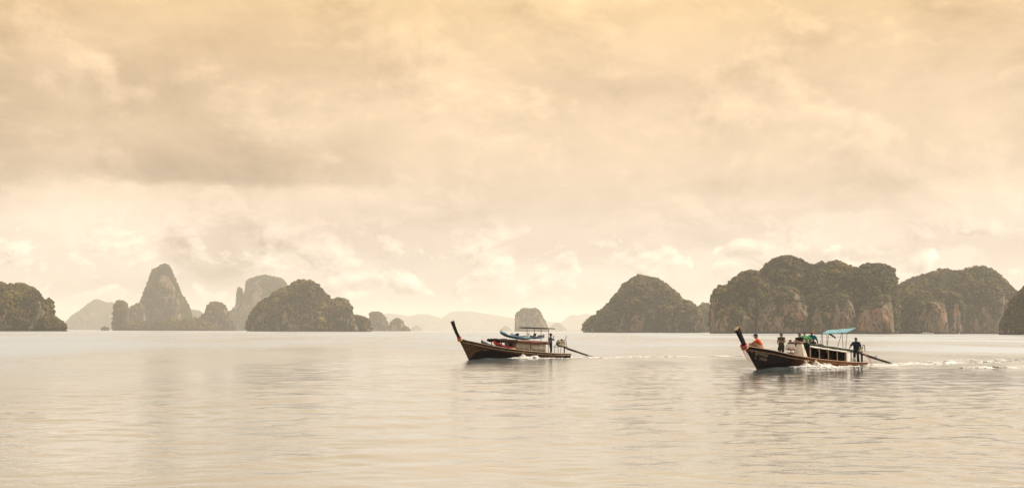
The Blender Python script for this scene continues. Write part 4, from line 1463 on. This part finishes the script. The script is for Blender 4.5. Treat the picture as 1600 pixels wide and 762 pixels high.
for q0, q1 in ((ca, cdn), (cb, cc2), (ca, cb), (cdn, cc2)):
    MB().tube([q0 + Vector((0, 0, -0.03)), q1 + Vector((0, 0, -0.03))], 0.014, 6).build('awning_bar', M['rust'], awn)
MB().tube([ca + Vector((0, 0, -0.02)), ca + Vector((1.0, 0.1, -0.03))], 0.016, 6).build('awning_bar', M['rust'], awn)
fl = MB()
ribbon(fl, [(-2.3, 0.38, 2.27), (-2.6, 0.38, 2.18), (-2.9, 0.38, 2.06), (-3.08, 0.38, 1.97)], 0.16, rng2, (0.1, 0.25, 0.9))
fl.build('hanging_cloth', M['black'], awn)
for x, y in ((-1.15, 0.45), (-1.75, 0.2)):
    MB().box((x, y, z2(x) + 0.22), (0.35, 0.05, 0.05)).box((x, y, z2(x) + 0.17), (0.05, 0.05, 0.14)).build('roof_cleat', M['darkwood'], roof2)

engine(b2, (-6.55, -0.1, 0.1), (-7.0, -0.1, 0.86), (-11.5, -0.1, 0.0), [(-6.3, 0.0, 1.0), (-5.95, 0.02, 1.12), (-5.75, 0.03, 1.14)])
st_ = MB()
for x in (-6.0, -6.5):
    for sg in (1, -1):
        st_.tube([(x, sg * 0.26 - 0.1, 0.12), (x, sg * 0.22 - 0.1, 0.98)], 0.026, 6)
seg_box(st_, (-5.9, 0.14, 1.0), (-6.7, 0.14, 1.0), 0.05, 0.06)
seg_box(st_, (-5.9, -0.34, 1.0), (-6.7, -0.34, 1.0), 0.05, 0.06)
st_.build('engine_mount', M['iron'], b2)
MB().tube([(-6.4, 0.1, 0.95), (-6.8, 0.15, 0.9), (-7.15, 0.3, 0.62), (-7.3, 0.42, 0.35), (-7.2, 0.5, 0.12), (-6.9, 0.55, 0.06)], 0.028, 8).build('cooling_hose', M['hose'], b2, smooth=True)
MB().tube([(-6.9, -0.1, 1.02), (-7.3, -0.08, 1.04), (-7.75, -0.06, 1.02)], 0.02, 8).build('steering_lever', M['steel'], b2)
MB().tube([(-8.6, -0.1, 0.50), (-8.75, -0.08, 0.72)], 0.035, 6).build('shaft_clamp', M['iron'], b2)


# lettering on the port bow, laid on the planking
def lettering(txt, X, Z, size, slope, mat, stretch=1.0):
    cu = bpy.data.curves.new('lettering', 'FONT')
    cu.body = txt
    cu.size = size
    cu.extrude = 0.0
    cu.offset = 0.004
    tmp = bpy.data.objects.new('lettering', cu)
    COL.objects.link(tmp)
    me = bpy.data.meshes.new_from_object(tmp.evaluated_get(bpy.context.evaluated_depsgraph_get()))
    bpy.data.objects.remove(tmp)
    for v in me.vertices:
        x = X - v.co.x * stretch
        z = Z + v.co.y - v.co.x * stretch * slope
        v.co = (x, H2.side(x, z) + 0.012, z)
    o = link('lettering', me, mat, b2)
    so = o.modifiers.new('depth', 'SOLIDIFY')
    so.thickness = 0.006
    return o


lettering('ศุภาพัฒน์', 5.55, 0.93, 0.34, 0.17, M['letter'], 0.82)
lettering('วาลอล', 5.12, 0.62, 0.27, 0.17, M['letter'], 0.95)
lettering('๑', 5.50, 0.66, 0.26, 0.17, M['letter_red'])
lettering('~', 5.92, 1.02, 0.30, 0.17, M['letter_red'])

# ------------------------------------------------------------------ people
def cloth(name, col, var=0.18):
    return plain(name, col, 0.85, var, 9, bumps=0.4)


def skin(name, col):
    return plain(name, col, 0.5, 0.08, 14)


SK = {'fair': skin('fair_skin', (0.40, 0.215, 0.14)), 'tan': skin('tan_skin', (0.27, 0.135, 0.08)), 'brown': skin('brown_skin', (0.095, 0.047, 0.028))}
CL = {k: cloth(k + '_cloth', v) for k, v in dict(orange=(0.62, 0.115, 0.035), olive=(0.10, 0.075, 0.038), darkolive=(0.05, 0.042, 0.028), white=(0.74, 0.70, 0.65), cream=(0.80, 0.72, 0.58), blackc=(0.012, 0.011, 0.013),
      green=(0.16, 0.45, 0.18), teal=(0.022, 0.15, 0.18), navy=(0.016, 0.018, 0.045), grey_blue=(0.13, 0.17, 0.23), charcoal=(0.018, 0.018, 0.022), mauve=(0.36, 0.27, 0.30), straw=(0.20, 0.125, 0.05), navycap=(0.02, 0.025, 0.06), pink=(0.50, 0.20, 0.20), tanpants=(0.24, 0.15, 0.08), sand=(0.42, 0.33, 0.23)).items()}
HAIR = plain('dark_hair', (0.018, 0.011, 0.008), 0.5, 0.3, 30)
LENS = plain('dark_lens', (0.006, 0.006, 0.007), 0.15, 0.1, 5)
EYEW = plain('eye_white', (0.7, 0.68, 0.64), 0.3, 0.05, 5)

STAND = dict(pelvis=(0, 0, .95), waist=(0, 0, 1.10), chest=(0.0, 0, 1.30), neck=(0.0, 0, 1.46), head=(.02, 0, 1.62),
             shL=(0, .175, 1.40), elL=(-.03, .24, 1.12), wrL=(.05, .25, .88), shR=(0, -.175, 1.40), elR=(-.03, -.24, 1.12), wrR=(.05, -.25, .88),
             hipL=(0, .09, .92), knL=(.03, .10, .51), anL=(0, .10, .09), hipR=(0, -.09, .92), knR=(.03, -.10, .51), anR=(0, -.10, .09), footL=None, footR=None)
SIT = dict(pelvis=(0, 0, .11), waist=(-.01, 0, .24), chest=(.02, 0, .42), neck=(.03, 0, .59), head=(.06, 0, .75),
           shL=(.02, .175, .53), elL=(.08, .24, .26), wrL=(.30, .18, .20), shR=(.02, -.175, .53), elR=(.08, -.24, .26), wrR=(.30, -.18, .20),
           hipL=(.02, .09, .09), knL=(.44, .12, .12), anL=(.46, .12, -.32), hipR=(.02, -.09, .09), knR=(.44, -.12, .12), anR=(.46, -.12, -.32), footL=None, footR=None)


def V(q):
    return Vector(q)


def limb(b, pts, rads, n=10):
    for i in range(len(pts) - 1):
        b.tube([pts[i], pts[i + 1]], [rads[i], rads[i + 1]], n, round_=True)
    for q, r_ in zip(pts, rads):
        b.ell(q, (r_, r_, r_), None, 10, 6)


def hand(b, wr, el, side, curl=0.5, nrm=None):
    d_ = (V(wr) - V(el)).normalized()
    nr_ = V(nrm) if nrm else Vector((0, -side, 0.0))
    nr_ = (nr_ - d_ * nr_.dot(d_))
    nr_ = nr_.normalized() if nr_.length > 0.05 else d_.orthogonal().normalized()
    sd_ = d_.cross(nr_)
    rot = Matrix((d_, sd_, nr_)).transposed()
    w_ = V(wr)
    b.ell(w_ + d_ * 0.048, (0.052, 0.042, 0.017), rot, 12, 8)
    for k, (off, ln) in enumerate(((-.030, .066), (-.010, .078), (.011, .072), (.030, .056))):
        p0 = w_ + d_ * 0.088 + sd_ * off
        c1, c2 = curl * (0.8 + 0.1 * k), curl * 2.0
        p1 = p0 + (d_ * math.cos(c1) + nr_ * math.sin(c1)) * ln * 0.55
        p2 = p1 + (d_ * math.cos(c2) + nr_ * math.sin(c2)) * ln * 0.45
        b.tube([p0, p1, p2], [.0105, .0098, .0088], 6, round_=True)
    t0 = w_ + d_ * 0.025 - sd_ * 0.034
    t1 = t0 + (d_ * 0.6 - sd_ * 0.62 + nr_ * 0.35).normalized() * 0.038
    t2 = t1 + (d_ * 0.9 - sd_ * 0.15 + nr_ * 0.35).normalized() * 0.030
    b.tube([t0, t1, t2], [.014, .0115, .0095], 6, round_=True)


def person(pose, X, Y, z, face, label, base=STAND, over=None, h=1.0, skin_='fair', hair='short', turn=0.0, tilt=0.0, shirt=None, sleeve=0.6,
           bottom=None, leg=1.0, skirt=None, shades=False, cap=None, hat=None, curl=(0.5, 0.5), build=1.0, bare=False, stripe=None, group='people aboard the right boat'):
    J = dict(base)
    J.update(over or {})
    x, y = pose.world(X, Y)
    root = empty('person', (x, y, z), (0, 0, pose.rz + R(face)), label=label, cat='person', group=group)
    root.scale = (h * 1.10, h * 1.12, h)
    b = MB()
    hd = V(J['head'])
    hr = Matrix.Rotation(R(turn), 3, 'Z') @ Matrix.Rotation(R(tilt), 3, 'Y')

    def H(*q):
        return hd + hr @ V(q)
    # head: skull, jaw, nose, brow, lips, ears
    b.ell(H(-.008, 0, .025), (.096, .077, .098), hr, 14, 10)
    b.ell(H(.022, 0, -.045), (.066, .060, .072), hr, 12, 8)
    b.ell(H(.046, 0, -.088), (.030, .030, .024), hr, 10, 6)
    b.tube([H(.082, 0, .022), H(.104, 0, -.024)], [.010, .015], 6, round_=True)
    b.tube([H(.078, -.040, .036), H(.086, 0, .034), H(.078, .040, .036)], .010, 6, round_=True)
    b.ell(H(.084, 0, -.058), (.011, .024, .009), hr, 8, 6)
    for s_ in (1, -1):
        b.ell(H(-.004, s_ * .078, -.004), (.018, .010, .030), hr, 8, 6)
        b.ell(H(.052, s_ * .040, -.028), (.022, .020, .022), hr, 8, 6)
    limb(b, [V(J['neck']) - Vector((0, 0, .04)), H(-.012, 0, -.06)], [.058, .052])
    g = build
    pv_, ws, ch = V(J['pelvis']), V(J['waist']), V(J['chest'])
    shL, shR = V(J['shL']), V(J['shR'])
    up = (V(J['neck']) - ch).normalized()
    fw = Vector((1, 0, 0))
    ax = (shL - shR).normalized()

    def trunk(bb, infl):
        for c, rx, ry, rz_ in ((pv_, .105, .155, .11), (ws, .098 * g, .138 * g, .12), ((ws + ch) / 2, .103 * g, .145 * g, .12), (ch, .112 * g, .162 * g, .14)):
            bb.ell(c, (rx + infl, ry + infl, rz_ + infl), None, 14, 9)
        bb.tube([shR, (shR + shL) / 2 + up * 0.015, shL], [.058 + infl, .075 + infl, .058 + infl], 10, round_=True)
        bb.tube([pv_, ws, ch], [.10 + infl, .095 * g + infl, .11 * g + infl], 12, flat=(1.30, 0.95), round_=True)
    trunk(b, -0.004)
    for s_, cu in (('L', curl[0]), ('R', curl[1])):
        sh, el_, wr = V(J['sh' + s_]), V(J['el' + s_]), V(J['wr' + s_])
        limb(b, [sh, sh.lerp(el_, .45), el_, el_.lerp(wr, .35), wr], [.052, .047, .038, .038, .026])
        hand(b, wr, el_, 1 if s_ == 'L' else -1, cu, J.get('palm' + s_))
        hp, kn, an = V(J['hip' + s_]), V(J['kn' + s_]), V(J['an' + s_])
        limb(b, [hp, hp.lerp(kn, .4), kn, kn.lerp(an, .35), an], [.088, .078, .056, .055, .036])
        ft = V(J['foot' + s_]) if J.get('foot' + s_) else Vector((1, 0.12 * (1 if s_ == 'L' else -1), -0.12)).normalized()
        b.tube([an - ft * .04 - Vector((0, 0, .045)), an + ft * .08 - Vector((0, 0, .04)), an + ft * .17 - Vector((0, 0, .052))], [.034, .036, .026], 8, flat=(1.25, .9), round_=True)
    b.blend('body', SK[skin_], root, voxel=0.0098, smooth=2)
    # eyes or sunglasses
    if shades:
        s2 = MB()
        for s_ in (1, -1):
            s2.ell(H(.093, s_ * .034, .012), (.012, .030, .024), hr, 10, 6)
            s2.tube([H(.088, s_ * .06, .018), H(.0, s_ * .086, .016)], .005, 6)
        s2.tube([H(.102, -.012, .018), H(.102, .012, .018)], .005, 6)
        s2.build('sunglasses', LENS, root, smooth=True)
    else:
        for s_ in (1, -1):
            e = MB().ell(H(.079, s_ * .031, .010), (.012, .013, .010), hr, 8, 6).build('eye', EYEW, root, smooth=True)
            MB().ell(H(.0895, s_ * .031, .010), (.004, .006, .006), hr, 8, 6).build('pupil', LENS, e, smooth=True)
    # hair
    hb = MB()
    hb.ell(H(-.022, 0, .042), (.097, .086, .094), hr, 14, 10)
    hb.ell(H(-.052, 0, -.01), (.062, .080, .088), hr, 12, 8)
    hb.tube([H(.052, -.058, .078), H(.070, 0, .092), H(.052, .058, .078)], .020, 6, round_=True)
    if hair == 'bun':
        hb.ell(H(-.085, 0, .095), (.052, .052, .048), hr, 10, 7)
    elif hair == 'long':
        hb.tube([H(-.06, 0, 0), H(-.085, 0, -.10), H(-.075, .01, -.22)], [.078, .070, .045], 10, round_=True)
    hb.blend('hair', HAIR, root, voxel=0.012, smooth=2)
    if cap:
        cb_ = MB()
        cb_.ell(H(-.012, 0, .068), (.108, .094, .075), hr, 14, 8)
        cb_.tube([H(.075, -.05, .070), H(.165, 0, .052), H(.075, .05, .070)], [.014, .018, .014], 8, flat=(1.6, .5), round_=True)
        cb_.ell(H(.11, 0, .062), (.075, .066, .010), hr, 12, 6)
        cb_.blend('cap', CL[cap], root, voxel=0.010, smooth=1)
    if hat:
        cb_ = MB()
        cb_.ell(H(-.012, 0, .085), (.105, .096, .080), hr, 14, 8)
        cb_.ell(H(-.005, 0, .055), (.205, .19, .016), hr, 18, 6)
        cb_.tube([H(-.005 + .19 * math.cos(a), .175 * math.sin(a), .048 - .018 * math.cos(2 * a)) for a in np.linspace(0, 6.283, 17)], .014, 6)
        cb_.blend('hat', CL[hat], root, voxel=0.011, smooth=1)
    # shirt
    if shirt:
        t_ = MB()
        trunk(t_, .016)
        if sleeve > 0:
            for s_ in 'LR':
                sh, el_, wr = V(J['sh' + s_]), V(J['el' + s_]), V(J['wr' + s_])
                if sleeve <= 1:
                    limb(t_, [sh, sh.lerp(el_, sleeve)], [.070, .062 if sleeve > .3 else .066])
                else:
                    limb(t_, [sh, el_, el_.lerp(wr, sleeve - 1)], [.070, .056, .048])
        o = t_.blend('shirt' if sleeve > 0 else 'tank_top', CL[shirt], root, voxel=0.012, smooth=3)
        tx = bpy.data.textures.get('folds') or bpy.data.textures.new('folds', 'CLOUDS')
        tx.noise_scale = 0.09
        dm = o.modifiers.new('folds', 'DISPLACE')
        dm.texture, dm.strength, dm.mid_level = tx, 0.022, 0.5
        if stripe:
            sb_ = MB()
            sb_.ell((ws + ch) / 2, (.123 * g, .166 * g, .035), None, 16, 6)
            sb_.build('stripe', CL[stripe], o, smooth=True)
    if bottom:
        t_ = MB()
        t_.ell(pv_, (.122, .170, .115), None, 14, 8)
        t_.ell(ws - up * .05, (.115 * g, .158 * g, .07), None, 14, 8)
        for s_ in 'LR':
            hp, kn, an = V(J['hip' + s_]), V(J['kn' + s_]), V(J['an' + s_])
            if leg >= 1:
                limb(t_, [hp, kn, kn.lerp(an, .93)], [.104, .076, .062])
            else:
                limb(t_, [hp, hp.lerp(kn, leg)], [.104, .092])
        t_.blend('trousers' if leg >= 1 else 'shorts', CL[bottom], root, voxel=0.013, smooth=3)
    if skirt:
        rings, nS = [], 40
        zs = np.linspace(ws.z - .02, 0.05, 16)
        vs = []
        for q, zz in enumerate(zs):
            u = q / 15
            for k in range(nS):
                a = 2 * math.pi * k / nS
                rr = .155 + .06 * min(1, u * 4) + .20 * u ** 1.2
                rr *= 1 + (.10 * u) * math.sin(a * 9 + 1.3 * math.sin(u * 3)) + .03 * u * math.sin(a * 17 + u * 5)
                vs.append((pv_.x + rr * .86 * math.cos(a) - .05 * u, pv_.y + rr * 1.05 * math.sin(a), zz))
        fs = [(q * nS + k, (q + 1) * nS + k, (q + 1) * nS + (k + 1) % nS, q * nS + (k + 1) % nS) for q in range(15) for k in range(nS)]
        fs += [tuple(range(nS)), tuple(range(15 * nS, 16 * nS))[::-1]]
        MB().add(vs, fs).build('long_skirt', CL[skirt], root, smooth=True)
    return root


D2 = lambda X: H2.sheer_z(X) - 0.23

person(P2, 4.72, 0.0, H2.sheer_z(4.7) + 0.05, -50, 'person in orange shirt and navy cap sitting on the bow deck, arms over raised knees', SIT,
       dict(chest=(.12, 0, .40), waist=(.02, 0, .25), neck=(.20, 0, .56), head=(.26, 0, .71), shL=(.16, .18, .50), shR=(.16, -.18, .50), elL=(.42, .20, .34), wrL=(.56, .02, .30),
            elR=(.46, -.25, .28), wrR=(.68, -.22, .12), knL=(.40, .13, .36), anL=(.56, .12, .09), knR=(.36, -.2, .20), anR=(.58, -.10, .07)),
       shirt='orange', sleeve=.75, bottom='sand', leg=.85, cap='navycap', tilt=8, h=1.16)
person(P2, 2.05, -0.35, D2(2.0) - 0.0, 8, 'standing person in olive sleeveless top with sunglasses, left of the others amidships', STAND,
       dict(elL=(.05, .25, 1.14), wrL=(.27, .08, 1.18), elR=(.0, -.25, 1.14), wrR=(.22, -.12, 1.05)), shirt='olive', sleeve=0, bottom='darkolive', shades=True, hair='bun', h=1.02, skin_='tan', build=1.05)
person(P2, 1.62, 0.05, H2.sheer_z(1.62) + 0.22, 35, 'dark haired person in white shirt sitting low beside the cream skirt', SIT,
       dict(elL=(.10, .24, .28), wrL=(.26, .02, .32), elR=(.10, -.24, .28), wrR=(.27, .0, .26)), shirt='white', sleeve=.9, bottom='white', leg=.95, h=1.06, skin_='tan', stripe='pink')
person(P2, 1.05, 0.38, D2(1.0) - 0.02, 25, 'standing person with crossed arms, black sleeveless top and long cream skirt', STAND,
       dict(elL=(.08, .27, 1.17), wrL=(.21, -.02, 1.22), elR=(.08, -.27, 1.15), wrR=(.23, .06, 1.16)), shirt='blackc', sleeve=0, skirt='cream', shades=True, hair='bun', h=1.10, skin_='fair', turn=10, build=1.08)
person(P2, 0.10, 0.10, D2(0.1) + 0.22, 35, 'standing person in bright green shirt and sunglasses with one hand on the hip', STAND,
       dict(elL=(-.06, .42, 1.17), wrL=(.02, .21, 1.00), palmL=(1, -.2, 0), elR=(.02, -.25, 1.12), wrR=(.14, -.22, .92)), shirt='green', sleeve=.6, bottom='blackc', shades=True, h=1.07, build=1.16)
person(P2, -1.05, -0.15, z2(-1.05) + 0.16, 40, 'person in teal shirt and brown brimmed hat sitting on the green roof', SIT,
       dict(chest=(.06, 0, .42), neck=(.09, 0, .59), head=(.13, 0, .74), shL=(.06, .18, .53), shR=(.06, -.18, .53), elL=(.06, .30, .27), wrL=(.10, .33, .03), elR=(.18, -.27, .28), wrR=(.38, -.12, .18),
            knL=(.46, .14, .14), anL=(.88, .12, .07), knR=(.46, -.14, .14), anR=(.88, -.12, .07)), shirt='teal', sleeve=.75, bottom='blackc', hat='straw', h=1.08, skin_='brown', tilt=6)
person(P2, -5.85, 0.18, H2.sheer_z(-5.85) - 0.11, 12, 'steersman in navy shirt standing at the engine of the passenger boat', STAND,
       dict(elR=(.22, -.26, 1.18), wrR=(.46, -.22, 1.05), elL=(-.02, .26, 1.12), wrL=(.14, .20, .93), knL=(.08, .13, .51), anL=(.02, .15, .09)), shirt='navy', sleeve=.8, bottom='charcoal', h=1.06, skin_='brown', turn=10, build=1.18)
person(P1, -3.55, 0.05, H1.sheer_z(-3.55) - 0.24, 150, 'steersman in grey blue shirt raising a hand to the face, on the kayak boat', STAND,
       dict(elR=(.20, -.24, 1.20), wrR=(.21, -.08, 1.46), palmR=(0, 1, 0), elL=(-.04, .25, 1.12), wrL=(.03, .25, .88), knL=(.06, .11, .51)), shirt='grey_blue', sleeve=.9, bottom='charcoal', h=1.14, build=1.1, skin_='brown', cap=None, group='steersmen')

# things carried along
bx_, by_ = P2.world(1.95, -0.62)
hbag = MB()
hbag.ell((0, 0, 0.13), (.19, .09, .13), None, 14, 8)
hbag.box((0, 0, .07), (.32, .15, .12))
bag2 = empty('shoulder_bag', (bx_, by_, D2(1.95) + 0.62), (0, 0, P2.rz + 0.5), label='dark shoulder bag beside the person in the olive top', cat='bag')
hbag.blend('body', M['black'], bag2, voxel=0.012, smooth=2)
MB().tube([(-.15, 0, .2), (-.12, .0, .42), (0, 0, .55), (.12, 0, .42), (.15, 0, .2)], .012, 6).build('strap', M['black'], bag2)


def stool(X, Y, z, label):
    x, y = P2.world(X, Y)
    r_ = empty('stool', (x, y, z), (0, 0, P2.rz), label=label, cat='stool')
    MB().tube([(0, 0, .40), (0, 0, .43)], [.16, .15], 14).build('seat', M['white'], r_)
    for k in range(4):
        a = math.pi / 4 + k * math.pi / 2
        MB().tube([(.12 * math.cos(a), .12 * math.sin(a), .40), (.17 * math.cos(a), .17 * math.sin(a), 0)], [.026, .02], 6).build('leg', M['white'], r_)
    return r_


stool(-5.25, 0.35, H2.sheer_z(-5.25) - 0.11, 'white plastic stool on the stern deck by the steersman in navy')

# ------------------------------------------------------------------ distant boats
WHITE = plain('white_boat_paint', (0.80, 0.78, 0.74), 0.35, 0.06, 2)
GLASSD = plain('dark_window', (0.02, 0.022, 0.025), 0.15, 0.1, 2)


def launch(px, D, L, label, face=0.0):
    q = ray(px, 519)
    x = q[0] * D / q[1]
    r_ = empty('motor_launch', (x, D, 0), (0, 0, face), label=label, cat='boat', group='white launches far off')
    vs, n = [], 14
    for i in range(n + 1):
        u = i / n
        bb = L * .13 * (1 - max(0, (u - .55) / .45) ** 2) + .03
        zt = .75 + .45 * u ** 2
        for (f_, z) in ((.55, -.3), (.92, .15), (1.0, zt), (.9, zt + .06)):
            vs.append((-L / 2 + L * u * (1 + .03 * z), bb * f_, z))
        for (f_, z) in ((.9, zt + .06), (1.0, zt), (.92, .15), (.55, -.3)):
            vs.append((-L / 2 + L * u * (1 + .03 * z), -bb * f_, z))
    fs = [(i * 8 + k, (i + 1) * 8 + k, (i + 1) * 8 + (k + 1) % 8, i * 8 + (k + 1) % 8) for i in range(n) for k in range(8)]
    fs += [tuple(range(8)), tuple(range(n * 8, n * 8 + 8))[::-1]]
    MB().add(vs, fs).build('hull', WHITE, r_, smooth=False)
    cb_ = MB()
    cb_.box((-L * .05, 0, 1.35), (L * .5, L * .19, 1.0), None, .88)
    cab = cb_.build('cabin', WHITE, r_, bevel=.08)
    for s_ in (1, -1):
        for k in range(5):
            MB().box((-L * .24 + k * L * .095, s_ * L * .0935, 1.45), (L * .07, .06, .38)).build('window', GLASSD, cab)
    MB().box((-L * .07, 0, 1.93), (L * .56, L * .19, .09)).build('roof', WHITE, r_, bevel=.03)
    MB().tube([(-L * .1, 0, 1.95), (-L * .1, 0, 3.2)], .06, 6).build('mast', WHITE, r_)
    return r_


launch(1448.5, 1460, 14.5, 'long white motor launch far off at the foot of the jutting orange cliff')
launch(1498.5, 1480, 3.6, 'tiny white launch far off, right of the longer white one', 1.2)

# ------------------------------------------------------------------ foam
def foam(name, pts, rad, squash, seed, sheets=()):
    rng = np.random.default_rng(seed)
    v, f_, k = scatter_balls(pts, rad, squash, rng, False, 0.3)
    fl_ = [f_]
    for sv, sf in sheets:
        fl_.append(sf + len(v))
        v = np.concatenate([v, sv])
    me = mesh_np(name, v, fl_, smooth=True)
    return link(name, me, M['foam'], kind='stuff')


def hull_foam(P_, Hh, n, xa, xb, peak, hgt, out, seed):
    rng = np.random.default_rng(seed)
    X = xb + (xa - xb) * rng.beta(1.3, 1.15, n * 3)
    env = np.exp(-((X - peak) / 1.9) ** 2) * 0.85 + 0.25
    env *= np.clip((xa - X) / 1.2, 0, 1)
    d_ = np.abs(rng.normal(0, 1, n * 3)) * out * (0.35 + 0.65 * env)
    side = np.where(rng.uniform(0, 1, n * 3) < 0.74, 1, -1)
    gate = fbm(X * 1.6 + seed, d_ * 2.2, 0 * X, 3) + 0.35 + env * 0.5
    keep = gate > rng.uniform(0, 0.7, n * 3)
    X, d_, side, env = X[keep][:n], d_[keep][:n], side[keep][:n], env[keep][:n]
    hb = np.array([Hh.side(a, 0.12) for a in X])
    Y = side * (hb + 0.03 + d_)
    lump = np.clip(0.6 + 0.8 * fbm(X * 2.1 + 9, side * 3.0, 0 * X, 3), 0.1, 1.5)
    x, y = P_.world(X, Y)
    z = wave_h(x, y) + hgt * env * lump * np.exp(-((d_ - 0.10) / 0.42) ** 2) * rng.uniform(0, 1, len(X)) ** 0.6
    rad = np.exp(rng.normal(-3.35, 0.45, len(X))) * (0.6 + 0.6 * env)
    return np.stack([x, y, z], -1), rad, rng.uniform(0.55, 1.0, len(X))


def trail(P_, n, path, width, seed, grow=0.02, lift=0.05, fade=18.0, base=-3.0):
    """foam left on the water along a path of boat coordinates"""
    rng = np.random.default_rng(seed)
    path = np.array(path, float)
    seg = np.hypot(*np.diff(path, axis=0).T)
    cum_ = np.concatenate([[0], np.cumsum(seg)])
    s = rng.exponential(fade, n * 5)
    s = s[s < cum_[-1]]
    X, Y = np.interp(s, cum_, path[:, 0]), np.interp(s, cum_, path[:, 1])
    wv = width + grow * s
    off = rng.normal(0, 1, len(s)) * wv
    X = X + rng.normal(0, .2, len(s))
    gate = fbm(X * .55 + seed, (Y + off) * 0.8, 0 * X, 4)
    keep = gate + 0.10 > rng.uniform(-.3, .5, len(s))
    X, Y, off, s, gate, wv = (q[keep][:n] for q in (X, Y, off, s, gate, wv))
    x, y = P_.world(X, Y + off)
    z = wave_h(x, y) + lift * np.clip(gate + .4, 0, 1) * rng.uniform(0, 1, len(X)) * np.exp(-(off / wv) ** 2)
    rad = np.exp(rng.normal(base, .4, len(X)))
    return np.stack([x, y, z], -1), rad, rng.uniform(0.3, 0.6, len(X))


def foam_sheet(P_, path, width, seed, reach, grow=0.03, lump=0.16):
    """lacy skin of churned water along a path, riding on the waves"""
    path = np.array(path, float)
    seg = np.hypot(*np.diff(path, axis=0).T)
    cum_ = np.concatenate([[0], np.cumsum(seg)])
    s = np.arange(0, min(cum_[-1], reach), 0.14)
    o = np.linspace(-1.8, 1.8, 34)
    S, O = np.meshgrid(s, o, indexing='ij')
    W_ = width + grow * S
    X, Y = np.interp(S, cum_, path[:, 0]), np.interp(S, cum_, path[:, 1]) + O * W_
    x, y = P_.world(X, Y)
    g_ = fbm(X * 0.9 + seed, Y * 1.3, 0 * X, 5, 0.6)
    gate = g_ + 0.55 * np.exp(-(np.abs(O) - 0.35) ** 2 * 2.2) - 0.42 - 0.55 * S / reach - 0.25 * np.clip(np.abs(O) - 1, 0, 1)
    z = wave_h(x, y) + 0.015 + lump * np.exp(-S / reach * 1.6) * np.exp(-O ** 2 * 1.6) * np.clip(0.5 + fbm(X * 2.0 + 3, Y * 2.0, 0 * X + seed, 3), 0, 1.3)
    n0, n1_ = S.shape
    ix = np.arange(n0 * n1_).reshape(n0, n1_)
    F = np.stack([ix[:-1, :-1], ix[1:, :-1], ix[1:, 1:], ix[:-1, 1:]], -1).reshape(-1, 4)
    keep = gate[:-1, :-1].ravel() > -0.12
    return np.stack([x, y, z], -1).reshape(-1, 3), F[keep]


def joinf(*sets):
    return [np.concatenate([q[i] for q in sets]) for i in range(3)]


pts, rad, sq = joinf(hull_foam(P2, H2, 7500, 2.7, -6.9, 0.7, 0.42, 0.95, 3),
                     trail(P2, 5200, [(-6.8, 0), (-14, -0.6), (-22, -1.6), (-34, -2.2), (-60, -1)], 0.70, 5, 0.035, 0.20, 11, -2.9),
                     trail(P2, 2400, [(-7.6, 7.4), (-10, 8.2), (-13, 8.9), (-18, 9.8), (-25, 11)], 0.45, 6, 0.03, 0.15, 9, -2.95))
foam('wake_foam', pts, rad, sq, 7, [foam_sheet(P2, [(-6.4, 0), (-14, -0.6), (-22, -1.6), (-34, -2.2), (-60, -1)], 0.75, 5, 30, lump=0.11),
                                     foam_sheet(P2, [(-7.6, 7.4), (-10, 8.2), (-13, 8.9), (-18, 9.8), (-25, 11)], 0.5, 6, 17, lump=0.10)])
pts, rad, sq = joinf(hull_foam(P1, H1, 5000, 1.9, -5.7, 0.0, 0.27, 0.66, 13),
                     trail(P1, 2400, [(-5.6, 0), (-12, -0.2), (-25, -0.4), (-45, 0.5)], 0.55, 15, 0.02, 0.11, 10, -3.0))
foam('wake_foam', pts, rad, sq, 17, [foam_sheet(P1, [(-5.3, 0), (-12, -0.2), (-25, -0.4), (-45, 0.5)], 0.55, 15, 30, lump=0.08)])
